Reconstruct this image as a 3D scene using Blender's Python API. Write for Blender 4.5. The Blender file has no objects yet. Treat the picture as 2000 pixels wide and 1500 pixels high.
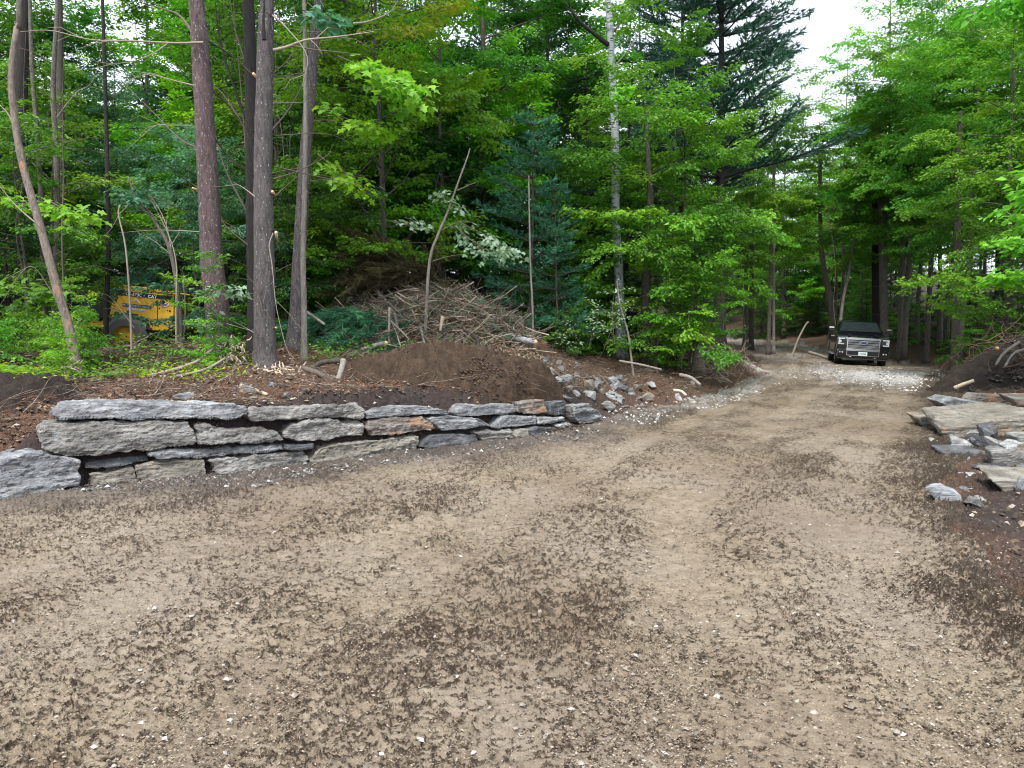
import bpy, bmesh, math, random
import numpy as np
from mathutils import Vector, Matrix
R_ = math.radians
random.seed(7)
C = bpy.context.scene.collection
sc = bpy.context.scene

# ---------------------------------------------------------------- camera
CAMZ = 1.6
PITCH = R_(4.36)
cd = bpy.data.cameras.new('camera'); cam = bpy.data.objects.new('camera', cd); C.objects.link(cam)
cam.location = (0, 0, CAMZ); cam.rotation_euler = (R_(90) - PITCH, 0, 0)
cd.sensor_width = 36; cd.lens = 26.0; cd.clip_start = 0.05; cd.clip_end = 3000
sc.camera = cam

# ---------------------------------------------------------------- sky and sun (bright overcast, soft)
SUN_EL, SUN_AZ = R_(58), R_(200)      # azimuth measured from +Y clockwise
w = bpy.data.worlds.new('World'); sc.world = w; w.use_nodes = True
nt = w.node_tree; nt.nodes.clear()
sky = nt.nodes.new('ShaderNodeTexSky'); sky.sky_type = 'NISHITA'; sky.sun_disc = False
sky.sun_elevation = SUN_EL; sky.sun_rotation = SUN_AZ
sky.air_density = 1.0; sky.dust_density = 4.0; sky.ozone_density = 1.0
cl = nt.nodes.new('ShaderNodeMixRGB'); cl.blend_type = 'MIX'; cl.inputs['Fac'].default_value = 0.62
cl.inputs['Color2'].default_value = (8.6, 9.2, 10.0, 1)      # thin white cloud over the whole sky
bg = nt.nodes.new('ShaderNodeBackground'); bg.inputs['Strength'].default_value = 0.15
out = nt.nodes.new('ShaderNodeOutputWorld')
nt.links.new(sky.outputs[0], cl.inputs['Color1']); nt.links.new(cl.outputs[0], bg.inputs[0]); nt.links.new(bg.outputs[0], out.inputs[0])
sd = bpy.data.lights.new('sun', 'SUN'); sd.energy = 2.6; sd.angle = R_(14); sd.color = (1, 0.955, 0.88)
sun = bpy.data.objects.new('sun', sd); C.objects.link(sun)
sdir = Vector((math.sin(SUN_AZ) * math.cos(SUN_EL), math.cos(SUN_AZ) * math.cos(SUN_EL), math.sin(SUN_EL)))
sun.rotation_euler = sdir.to_track_quat('Z', 'Y').to_euler()
sc.view_settings.view_transform = 'Standard'; sc.view_settings.look = 'None'
sc.view_settings.exposure = 0.74; sc.view_settings.gamma = 1
sc.cycles.max_bounces = 6; sc.cycles.diffuse_bounces = 3; sc.cycles.glossy_bounces = 3
sc.cycles.filter_width = 1.05; sc.cycles.transmission_bounces = 4; sc.cycles.transparent_max_bounces = 4

# ---------------------------------------------------------------- picture <-> place
F = 1444.0
CP, SP = math.cos(PITCH), math.sin(PITCH)
def P(px, py, d):
    """point at forward distance d (metres along +Y) seen at photo pixel px, py"""
    u, v = (px - 1000) / F, (750 - py) / F
    Y = CP + v * SP; Z = -SP + v * CP; t = d / Y
    return Vector((u * t, d, CAMZ + Z * t))
def X_(px, d, z=0.5):
    return (px - 1000) / F * (d * CP - (z - CAMZ) * SP)

# ---------------------------------------------------------------- tagging
def tag(o, label=None, cat=None, group=None, kind=None):
    if label: o['label'] = label
    if cat: o['category'] = cat
    if group: o['group'] = group
    if kind: o['kind'] = kind
    return o
def empty(name, loc, rz=0.0):
    o = bpy.data.objects.new(name, None); C.objects.link(o)
    o.location = loc; o.rotation_euler = (0, 0, rz); o.empty_display_size = .2
    return o
def link(name, me, mat=None, parent=None, loc=None):
    o = bpy.data.objects.new(name, me); C.objects.link(o)
    if mat is not None:
        me.materials.clear(); me.materials.append(mat)
    if parent: o.parent = parent
    if loc is not None: o.location = loc
    return o
def copy_tree(o, parent=None):
    c = o.copy(); C.objects.link(c); c.parent = parent
    for ch in list(o.children): copy_tree(ch, c)
    return c

# ---------------------------------------------------------------- numpy noise
def _h(*a):
    h = np.zeros(a[0].shape, np.uint32) + np.uint32(374761393)
    for i, v in enumerate(a):
        h = (h ^ (v.astype(np.int64).astype(np.uint32) * np.uint32([2654435761, 2246822519, 3266489917, 668265263][i % 4]))) * np.uint32(2246822519)
        h ^= h >> np.uint32(15)
    h *= np.uint32(3266489917); h ^= h >> np.uint32(13)
    h *= np.uint32(668265263); h ^= h >> np.uint32(16)
    return h.astype(np.float64) / 4294967295.0
def vn2(x, y, seed=0):
    xi, yi = np.floor(x), np.floor(y); fx, fy = x - xi, y - yi
    fx = fx * fx * (3 - 2 * fx); fy = fy * fy * (3 - 2 * fy)
    s = np.full(x.shape, seed)
    a = _h(xi, yi, s); b = _h(xi + 1, yi, s); c = _h(xi, yi + 1, s); d = _h(xi + 1, yi + 1, s)
    return (a * (1 - fx) + b * fx) * (1 - fy) + (c * (1 - fx) + d * fx) * fy
def vn3(x, y, z, seed=0):
    zi = np.floor(z); fz = z - zi; fz = fz * fz * (3 - 2 * fz)
    a = vn2(x + zi * 17.13, y + zi * 31.7, seed); b = vn2(x + (zi + 1) * 17.13, y + (zi + 1) * 31.7, seed)
    return a * (1 - fz) + b * fz
def fbm2(x, y, seed=0, octv=4, gain=.5):
    r = 0; a = 1; t = 0
    for i in range(octv):
        r = r + a * (vn2(x, y, seed + i) - .5); t += a; a *= gain; x = x * 2.03 + 5.2; y = y * 2.03 + 1.3
    return r / t * 2
def fbm3(x, y, z, seed=0, octv=4, gain=.5):
    r = 0; a = 1; t = 0
    for i in range(octv):
        r = r + a * (vn3(x, y, z, seed + i) - .5); t += a; a *= gain; x = x * 2.03 + 5.2; y = y * 2.03 + 1.3; z = z * 2.03 + 7.7
    return r / t * 2
def worley(x, y, seed=0):
    xi, yi = np.floor(x), np.floor(y)
    f1 = np.full(x.shape, 9.0); f2 = f1.copy(); cid = np.zeros(x.shape)
    for i in (-1, 0, 1):
        for j in (-1, 0, 1):
            cx, cy = xi + i, yi + j; s = np.full(x.shape, seed)
            jx = cx + .1 + .8 * _h(cx, cy, s); jy = cy + .1 + .8 * _h(cx, cy, s + 1)
            d = np.hypot(x - jx, y - jy)
            m = d < f1
            f2 = np.where(m, f1, np.minimum(f2, d)); cid = np.where(m, _h(cx, cy, s + 2), cid); f1 = np.where(m, d, f1)
    return f1, f2, cid
def sst(x, a, b):
    t = np.clip((x - a) / (b - a), 0, 1); return t * t * (3 - 2 * t)

# ---------------------------------------------------------------- lie of the land
EL = np.array([(-60, -12), (-20, 1.5), (-8, 5.9), (-5.0, 6.75), (-4.2, 7.2), (-3.2, 7.75), (-2.37, 8.5), (-1.2, 9.6), (-.43, 10.2), (.3, 10.8),
               (1.08, 11.9), (1.6, 12.7), (3.4, 15.4), (5.4, 18.6), (8.6, 24.5), (10.5, 31), (12.6, 38.5), (15.6, 50), (15.2, 62), (9, 76), (-12, 92), (-80, 112)], float)
ER = np.array([(1.2, -30), (2.2, 0), (2.9, 3.8), (3.55, 6.1), (5.0, 8.2), (7.0, 12.0), (10.2, 17.8), (13.9, 24.5), (17.0, 28.5), (18.6, 33), (18.6, 40), (20.2, 52), (20.4, 65), (14, 82), (-9, 99), (-80, 120)], float)
def sdist(x, y, poly, sign):
    best = np.full(x.shape, 1e9); s = np.zeros(x.shape); al = np.zeros(x.shape); acc = 0
    for i in range(len(poly) - 1):
        a, b = poly[i], poly[i + 1]; e = b - a; L = math.hypot(*e)
        t = np.clip(((x - a[0]) * e[0] + (y - a[1]) * e[1]) / L ** 2, 0, 1)
        dx, dy = x - a[0] - t * e[0], y - a[1] - t * e[1]; d = np.hypot(dx, dy)
        cr = (e[0] * (y - a[1]) - e[1] * (x - a[0])) / L
        m = d < best
        s = np.where(m, np.where(cr > 0, d, -d), s); al = np.where(m, acc + t * L, al); best = np.where(m, d, best); acc += L
    return s * sign, al
def land(x, y):
    """smooth ground height and the distances beyond the left and right road edges"""
    x = np.asarray(x, float); y = np.asarray(y, float)
    sl, al = sdist(x, y, EL, 1); sr, ar = sdist(x, y, ER, -1)
    wig = fbm2(x * .5, y * .5, 31, 3) * .35
    ww = 1 - sst(x, .3, 1.9)                                       # along the wall
    wall = .70 * sst(sl, .18, .55) + .12 * sst(sl, .6, 2.0) + .28 * sst(sl, 1.5, 4.2) + .12 * sst(sl, 4, 8)
    wl2 = .35 * sst(sl + wig * .5, -.1, 1.2) + .45 * sst(sl, .5, 3.0) + .35 * sst(sl, 2.5, 6)   # left end without wall
    lw = 1 - sst(x, -5.3, -4.5)
    wall = wall * (1 - lw) + wl2 * lw
    berm = .48 * sst(sl + wig, -.1, 1.6) + .34 * sst(sl + wig, 1.2, 3.4) + .25 * sst(sl, 4, 9)
    berm = berm * (1 - .55 * sst(y, 26, 36))
    hl = np.where(sl > -.5, wall * ww + berm * (1 - ww), 0)
    hr = .16 * sst(sr + wig, 0, 1.2) + .25 * sst(sr, 1.5, 4.5) + .15 * sst(sr, 4, 10)
    hr = hr * sst(y, 10.5, 15.5)
    far = np.maximum(np.where(sl > 3, sst(sl, 3, 12), 0), np.where(sr > 3, sst(sr, 3, 12), 0)) * (np.clip(y - 20, 0, 200) * .035)
    far = far + np.clip(y - 70, 0, 600) * .06 + np.clip(y - 35, 0, 40) * .027
    z = hl + hr + far
    z = z - .055 * np.clip(x - 15, -3, 3) * np.exp(-((x - 15.5) ** 2 + (y - 32.5) ** 2) / 30)
    z = z + .05 * fbm2(x * .23, y * .23, 3, 2) + .16 * fbm2(x * .35 + 9, y * .35, 5, 3) * sst(np.maximum(sl, sr), .8, 4)
    # crest of pushed-up earth left of the bend
    z = z + .20 * np.exp(-(((x - 6.3) / 1.3) ** 2 + ((y - 24.2) / 2.0) ** 2))
    return z, sl, sr
def lumps(x, y, sl, sr):
    m = np.clip(np.maximum(sst(sl, .1, .55), sst(sr, -.1, .8)), 0, 1)
    return (.09 * fbm2(x * 1.9, y * 1.9, 50, 4) + .075 * np.abs(fbm2(x * 5, y * 5, 51, 4)) + .045 * fbm2(x * 16, y * 16, 52, 3)) * m * 1.1 * (1 - sst(y, 25, 60) * .5)
_hx, _hy = np.arange(-45, 75, .1), np.arange(-4, 110, .1)
_hg, _sl, _sr = [a.reshape(len(_hx), len(_hy)) for a in land(*[a.ravel() for a in np.meshgrid(_hx, _hy, indexing='ij')])]
_hg = _hg + lumps(*[a.ravel() for a in np.meshgrid(_hx, _hy, indexing='ij')], _sl.ravel(), _sr.ravel()).reshape(_hg.shape)
def near1(x, y):
    """height and edge distances at one point, from the grid"""
    a, b = int(round((x + 45) / .1)), int(round((y + 4) / .1)); a = min(max(a, 0), len(_hx) - 1); b = min(max(b, 0), len(_hy) - 1)
    return [H(x, y)], [_sl[a, b]], [_sr[a, b]]
def H(x, y):
    i, j = (x + 45) / .1, (y + 4) / .1
    if not (0 <= i < len(_hx) - 1 and 0 <= j < len(_hy) - 1): return float(land(np.array([float(x)]), np.array([float(y)]))[0][0])
    a, b = int(i), int(j); f, g = i - a, j - b
    return float((_hg[a, b] * (1 - f) + _hg[a + 1, b] * f) * (1 - g) + (_hg[a, b + 1] * (1 - f) + _hg[a + 1, b + 1] * f) * g)
def GP(px, d, dz=0.0):
    x = X_(px, d); z = H(x, d); x = X_(px, d, z)
    return Vector((x, d, H(x, d) + dz))

# ---------------------------------------------------------------- materials
def newmat(name):
    m = bpy.data.materials.new(name); m.use_nodes = True; n = m.node_tree
    return m, n, n.nodes['Principled BSDF']
def simple(name, col, rough=.6, metal=0.0, spec=None, coat=0.0, emis=None):
    m, n, b = newmat(name); b.inputs['Base Color'].default_value = (*col, 1)
    b.inputs['Roughness'].default_value = rough; b.inputs['Metallic'].default_value = metal
    if coat: b.inputs['Coat Weight'].default_value = coat; b.inputs['Coat Roughness'].default_value = .05
    if spec is not None: b.inputs['Specular IOR Level'].default_value = spec
    return m
def N(n, t, **k):
    o = n.nodes.new(t)
    for a, v in k.items():
        if a in o.inputs: o.inputs[a].default_value = v
        else: setattr(o, a, v)
    return o
def ramp(n, stops, fac=None, interp='LINEAR'):
    r = n.nodes.new('ShaderNodeValToRGB'); r.color_ramp.interpolation = interp
    e = r.color_ramp.elements
    while len(e) < len(stops): e.new(.5)
    for i, (p, c) in enumerate(stops):
        e[i].position = p; e[i].color = (*c, 1) if len(c) == 3 else c
    if fac is not None: n.links.new(fac, r.inputs[0])
    return r
def noise(n, vec, scale, detail=4, rough=.55, dist=0.0):
    t = N(n, 'ShaderNodeTexNoise', Scale=scale, Detail=detail, Roughness=rough, Distortion=dist)
    if vec is not None: n.links.new(vec, t.inputs['Vector'])
    return t
def mapping(n, vec, scale=(1, 1, 1), rot=(0, 0, 0)):
    m = n.nodes.new('ShaderNodeMapping'); m.inputs['Scale'].default_value = scale; m.inputs['Rotation'].default_value = rot
    n.links.new(vec, m.inputs['Vector']); return m.outputs[0]
def mixc(n, fac, a, b, bt='MIX'):
    m = n.nodes.new('ShaderNodeMixRGB'); m.blend_type = bt
    for s, v in ((0, fac), (1, a), (2, b)):
        if hasattr(v, 'is_linked') or hasattr(v, 'links'): n.links.new(v, m.inputs[s])
        else: m.inputs[s].default_value = v if s == 0 else (*v, 1)
    return m.outputs[0]
def bump(n, h, bsdf, strength=.5, dist=.02, prev=None):
    b = n.nodes.new('ShaderNodeBump'); b.inputs['Strength'].default_value = strength; b.inputs['Distance'].default_value = dist
    n.links.new(h, b.inputs['Height'])
    if prev is not None: n.links.new(prev, b.inputs['Normal'])
    if bsdf is not None: n.links.new(b.outputs[0], bsdf.inputs['Normal'])
    return b.outputs[0]
def attr(n, name):
    a = n.nodes.new('ShaderNodeAttribute'); a.attribute_name = name; return a.outputs['Fac']
def math_(n, op, a, b=None):
    m = n.nodes.new('ShaderNodeMath'); m.operation = op
    for i, v in enumerate((a, b)):
        if v is None: continue
        if isinstance(v, (int, float)): m.inputs[i].default_value = v
        else: n.links.new(v, m.inputs[i])
    return m.outputs[0]

def bark_mat(name, dark, light, sz=1.0, speck=None, scrape=None, scrape_amt=.62, rough=.9):
    m, n, b = newmat(name); tc = N(n, 'ShaderNodeTexCoord').outputs['Object']
    v = mapping(n, tc, (14 * sz, 14 * sz, 3.2 * sz))
    a = noise(n, v, 1.6, 8, .72, .9); col = ramp(n, [(.36, dark), (.64, light)], a.outputs[0]).outputs[0]
    big = noise(n, tc, 1.3, 2); col = mixc(n, ramp(n, [(.35, (0, 0, 0)), (.7, (1, 1, 1))], big.outputs[0]).outputs[0], col, mixc(n, .35, col, light))
    if speck:
        vv = mapping(n, tc, (22, 22, 12)); s = noise(n, vv, 1.9, 3, .6); sf = ramp(n, [(.64, (0, 0, 0)), (.67, (1, 1, 1))], s.outputs[0]).outputs[0]
        col = mixc(n, sf, col, speck)
    if scrape:
        vv = mapping(n, tc, (6, 6, 2.0)); s = noise(n, vv, 1.3, 3, .6); sf = ramp(n, [(scrape_amt, (0, 0, 0)), (scrape_amt + .02, (1, 1, 1))], s.outputs[0]).outputs[0]
        col = mixc(n, sf, col, scrape)
    n.links.new(col, b.inputs['Base Color']); b.inputs['Roughness'].default_value = rough
    bump(n, a.outputs[0], b, 1.0, .045); return m
M = {}
M['bark_pine'] = bark_mat('bark_pine', (.034, .022, .022), (.165, .115, .12), speck=(.42, .44, .42))
M['bark_pine2'] = bark_mat('bark_pine2', (.03, .025, .026), (.145, .125, .128), speck=(.36, .40, .38))
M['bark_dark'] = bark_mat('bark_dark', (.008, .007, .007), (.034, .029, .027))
M['bark_grey'] = bark_mat('bark_grey', (.06, .052, .045), (.19, .17, .145), speck=(.3, .33, .28))
M['bark_mid'] = bark_mat('bark_mid', (.03, .025, .022), (.11, .095, .08), speck=(.2, .22, .19))
M['bark_pale'] = bark_mat('bark_pale', (.13, .115, .10), (.36, .33, .29), sz=.8)
M['bark_scrape'] = bark_mat('bark_scrape', (.10, .08, .068), (.32, .26, .22), scrape=(.42, .20, .12))
def stick_mat(name, a, b_, c):
    m, n, b = newmat(name); tc = N(n, 'ShaderNodeTexCoord').outputs['Object']; n.links.new(ramp(n, [(.35, a), (.5, b_), (.66, c)], noise(n, tc, 5, 4, .8).outputs[0]).outputs[0], b.inputs['Base Color']); b.inputs['Roughness'].default_value = .88; M[name] = m
M['twig'] = simple('twig', (.11, .085, .07), .9)
M['twig_pale'] = simple('twig_pale', (.30, .255, .21), .85)
M['fresh_wood'] = simple('fresh_wood', (.62, .40, .20), .75)
M['splinter'] = simple('splinter', (.60, .50, .38), .8)
def birch_mat():
    m, n, b = newmat('bark_birch'); tc = N(n, 'ShaderNodeTexCoord').outputs['Object']
    a = noise(n, mapping(n, tc, (5, 5, 26)), 1.2, 4, .6); s1 = ramp(n, [(.38, (.03, .03, .035)), (.46, (.50, .52, .56))], a.outputs[0]).outputs[0]
    bb = noise(n, mapping(n, tc, (3, 3, 1.6)), 1.0, 4, .6); s2 = ramp(n, [(.34, (.04, .038, .04)), (.46, (.62, .64, .68))], bb.outputs[0]).outputs[0]
    n.links.new(mixc(n, .6, s1, s2, 'MULTIPLY'), b.inputs['Base Color']); b.inputs['Roughness'].default_value = .7; bump(n, a.outputs[0], b, .4, .01); return m
M['bark_birch'] = birch_mat()

def leaf_mat(name, c0, c1, c2, autumn=(.30, .14, .03), trans=.38, rough=.45):
    """c0 deep, c1 mid, c2 light; the face attribute tint picks between them"""
    m, n, b = newmat(name)
    t = attr(n, 'tint')
    col = ramp(n, [(0, c0), (.5, c1), (.86, c2), (1, autumn)], t).outputs[0]
    inf = n.nodes.new('ShaderNodeObjectInfo')
    hs = n.nodes.new('ShaderNodeHueSaturation')
    n.links.new(math_(n, 'ADD', math_(n, 'MULTIPLY', inf.outputs['Random'], .03), .485), hs.inputs['Hue'])
    n.links.new(math_(n, 'ADD', math_(n, 'MULTIPLY', inf.outputs['Random'], .35), .85), hs.inputs['Value'])
    n.links.new(col, hs.inputs['Color']); col = hs.outputs[0]
    n.links.new(col, b.inputs['Base Color']); b.inputs['Roughness'].default_value = rough
    b.inputs['Specular IOR Level'].default_value = .35
    tr = n.nodes.new('ShaderNodeBsdfTranslucent')
    tcol = mixc(n, .5, col, mixc(n, 1.0, col, (1.5, 1.6, .35), 'MULTIPLY'))
    n.links.new(tcol, tr.inputs['Color'])
    mx = n.nodes.new('ShaderNodeMixShader'); mx.inputs[0].default_value = trans
    n.links.new(b.outputs[0], mx.inputs[1]); n.links.new(tr.outputs[0], mx.inputs[2])
    n.links.new(mx.outputs[0], n.nodes['Material Output'].inputs[0]); return m
M['leaf_dark'] = leaf_mat('leaf_dark', (.014, .055, .016), (.030, .11, .026), (.07, .19, .03), (.10, .20, .03))
M['leaf_green'] = leaf_mat('leaf_green', (.026, .10, .016), (.085, .245, .026), (.20, .41, .04), (.22, .30, .03))
M['leaf_bright'] = leaf_mat('leaf_bright', (.05, .17, .022), (.13, .35, .03), (.26, .52, .05), (.30, .45, .05), trans=.42)
M['leaf_yellow'] = leaf_mat('leaf_yellow', (.05, .19, .018), (.13, .35, .022), (.27, .50, .03), (.42, .40, .04), trans=.42)
M['leaf_teal'] = leaf_mat('leaf_teal', (.03, .11, .06), (.07, .20, .12), (.16, .34, .24), (.22, .40, .28))
M['leaf_pale'] = leaf_mat('leaf_pale', (.16, .30, .20), (.30, .46, .34), (.46, .60, .48), (.35, .55, .2))
M['leaf_dead'] = leaf_mat('leaf_dead', (.16, .11, .07), (.34, .26, .17), (.52, .44, .34), (.60, .5, .2), trans=.2)
M['needle'] = leaf_mat('needle', (.010, .05, .032), (.028, .10, .06), (.065, .18, .105), (.12, .22, .08), trans=.15)
M['needle_young'] = leaf_mat('needle_young', (.02, .10, .05), (.05, .19, .10), (.10, .30, .16), (.15, .3, .1), trans=.2)
M['needle_brown'] = leaf_mat('needle_brown', (.05, .045, .02), (.11, .09, .045), (.19, .15, .08), (.28, .17, .08), trans=.15)
M['flower'] = leaf_mat('flower', (.5, .5, .46), (.65, .65, .6), (.8, .8, .76), (.7, .72, .6), trans=.25)

# ---------------------------------------------------------------- fast meshes
def np_mesh(name, V, loops, tot, tint=None, smooth=False):
    me = bpy.data.meshes.new(name); V = np.asarray(V, np.float32); loops = np.asarray(loops, np.int32); tot = np.asarray(tot, np.int32)
    me.vertices.add(len(V)); me.vertices.foreach_set('co', V.ravel())
    me.loops.add(len(loops)); me.loops.foreach_set('vertex_index', loops)
    me.polygons.add(len(tot)); st = np.concatenate(([0], np.cumsum(tot)[:-1])).astype(np.int32)
    me.polygons.foreach_set('loop_start', st); me.polygons.foreach_set('loop_total', tot)
    me.polygons.foreach_set('use_smooth', np.full(len(tot), smooth))
    if tint is not None:
        a = me.attributes.new('tint', 'FLOAT', 'FACE'); a.data.foreach_set('value', np.asarray(tint, np.float32))
    me.update(calc_edges=True); return me
class TB:
    """collects tubes and simple solids into one mesh"""
    def __init__(s): s.v = []; s.f = []; s.n = 0
    def tube(s, pts, rad, k=6, cap=True, wob=0.0):
        pts = np.asarray(pts, float); n = len(pts); rad = np.broadcast_to(np.asarray(rad, float), (n,))
        T = np.gradient(pts, axis=0); T /= np.linalg.norm(T, axis=1)[:, None] + 1e-9
        ref = np.array([0, 0, 1.]) if abs(T[:, 2]).mean() < .8 else np.array([1., 0, 0])
        U = np.cross(T, ref); U /= np.linalg.norm(U, axis=1)[:, None] + 1e-9; W = np.cross(T, U)
        a = np.linspace(0, 2 * np.pi, k, endpoint=False)
        r = rad[:, None] * (1 + (wob * (np.random.RandomState(int(abs(pts[0, 0]) * 999) % 9999).rand(n, k) - .5) if wob else 0)) * np.ones((n, k))
        ring = pts[:, None, :] + r[..., None] * (np.cos(a)[None, :, None] * U[:, None, :] + np.sin(a)[None, :, None] * W[:, None, :])
        o = s.n; s.v.append(ring.reshape(-1, 3)); s.n += n * k
        for i in range(n - 1):
            for j in range(k):
                s.f.append((o + i * k + j, o + i * k + (j + 1) % k, o + (i + 1) * k + (j + 1) % k, o + (i + 1) * k + j))
        if cap:
            s.f.append(tuple(o + j for j in range(k - 1, -1, -1))); s.f.append(tuple(o + (n - 1) * k + j for j in range(k)))
    def mesh(s, name, smooth=True):
        V = np.concatenate(s.v) if s.v else np.zeros((0, 3))
        loops = [i for f in s.f for i in f]
        return np_mesh(name, V, loops, [len(f) for f in s.f], smooth=smooth)
def curve_pts(ctrl, n):
    """smooth path through control points"""
    c = np.asarray([tuple(p) for p in ctrl], float); c = np.vstack([2 * c[0] - c[1], c, 2 * c[-1] - c[-2]])
    m = len(c) - 3; o = []
    for t in np.linspace(0, m, n):
        i = min(int(t), m - 1); f = t - i; p0, p1, p2, p3 = c[i:i + 4]
        o.append(.5 * (2 * p1 + (p2 - p0) * f + (2 * p0 - 5 * p1 + 4 * p2 - p3) * f * f + (3 * p1 - p0 - 3 * p2 + p3) * f ** 3))
    return np.array(o)

RHOMB = np.array([(0, 0, 0), (.42, .30, .09), (1, 0, -.06), (.42, -.30, .09)])
MAPLE = np.array([(0, 0, 0), (.08, .36, .05), (.34, .22, .03), (.48, .56, .0), (.62, .24, .02), (1, 0, -.1), (.62, -.24, .02), (.48, -.56, 0), (.34, -.22, .03), (.08, -.36, .05)])
NEEDLE = np.array([(0, -.035, 0), (0, .035, 0), (1, 0, 0)])
def leaves_mesh(name, Cn, D, Nn, S, tint, tpl=RHOMB):
    D = D / (np.linalg.norm(D, axis=1)[:, None] + 1e-9)
    B = np.cross(Nn, D); B /= np.linalg.norm(B, axis=1)[:, None] + 1e-9; Nn = np.cross(D, B)
    m = len(tpl)
    V = Cn[:, None, :] + S[:, None, None] * (tpl[None, :, 0, None] * D[:, None, :] + tpl[None, :, 1, None] * B[:, None, :] + tpl[None, :, 2, None] * Nn[:, None, :])
    return np_mesh(name, V.reshape(-1, 3), np.arange(len(Cn) * m), np.full(len(Cn), m), np.clip(tint, 0, 1))
class LV:
    def __init__(s): s.c = []; s.d = []; s.n = []; s.s = []; s.t = []
    def add(s, c, d, n, sz, t): s.c.append(c); s.d.append(d); s.n.append(n); s.s.append(sz); s.t.append(t)
    def count(s): return sum(len(a) for a in s.c)
    def mesh(s, name, tpl=RHOMB):
        return leaves_mesh(name, np.concatenate(s.c), np.concatenate(s.d), np.concatenate(s.n), np.concatenate(s.s), np.concatenate(s.t), tpl)
def spray(rs, lv, tb, p, d, L, size, tint, dens=1.0, flat=.33, tw=True, r0=.012, sub=True, droop=.25):
    """a leafy branch: stem, side twigs in one rough plane, leaves along them"""
    d = np.array(d, float); d /= np.linalg.norm(d)
    n = max(5, int(L / .28)); pts = [np.array(p, float)]; dd = d.copy()
    for i in range(n):
        dd = dd + rs.normal(0, .06, 3) + np.array([0, 0, -droop / n]); dd /= np.linalg.norm(dd); pts.append(pts[-1] + dd * L / n)
    pts = np.array(pts)
    if tw: tb.tube(pts, np.linspace(r0, r0 * .2, len(pts)), 4, cap=False)
    def put(a, b, cnt, tt):
        t = rs.rand(cnt) ** .8; ax = (b - a); ln = np.linalg.norm(ax) + 1e-9; ax = ax / ln
        side = np.cross(ax, [0, 0, 1.]); side /= np.linalg.norm(side) + 1e-9
        sg = rs.choice([-1, 1], cnt)
        c = a + ax * ln * t[:, None] + side * (sg * rs.rand(cnt) * size * .5)[:, None] + rs.normal(0, size * .75, (cnt, 3)) * [1, 1, .45]
        ld = ax * (.4 + .5 * rs.rand(cnt))[:, None] + side * (sg * (.4 + .6 * rs.rand(cnt)))[:, None] + np.array([0, 0, -.25]) + rs.normal(0, .2, (cnt, 3))
        nn = np.array([0, 0, 1.]) + rs.normal(0, flat, (cnt, 3))
        lv.add(c, ld, nn, size * (.65 + .6 * rs.rand(cnt)), tt + rs.normal(0, .09, cnt))
    if not sub:
        put(pts[0], pts[-1], max(4, int(L * 16 * dens)), tint); return
    k = max(4, int(L / .2))
    for i in range(k):
        f = .18 + .82 * (i + rs.rand()) / k; q = pts[min(int(f * (len(pts) - 1)), len(pts) - 2)]; qd = pts[min(int(f * (len(pts) - 1)) + 1, len(pts) - 1)] - q
        qd /= np.linalg.norm(qd) + 1e-9; sd_ = np.cross(qd, [0, 0, 1.]); sd_ /= np.linalg.norm(sd_) + 1e-9
        l = L * (.52 - .36 * abs(f - .35)) * (.55 + .5 * rs.rand()); l = min(l, 1.3)
        td = qd * (.55 + .3 * rs.rand()) + sd_ * (1 if i % 2 else -1) + np.array([0, 0, rs.normal(0.02, .30)]); td /= np.linalg.norm(td)
        e = q + td * l + np.array([0, 0, -.12 * l])
        if tw: tb.tube([q, e], [r0 * .35, r0 * .12], 3, cap=False)
        put(q, e, max(5, int(l * 105 * dens * (.09 / size))), tint + rs.normal(0, .05))
    put(pts[len(pts) // 2], pts[-1], max(4, int(L * 34 * dens)), tint)
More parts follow.
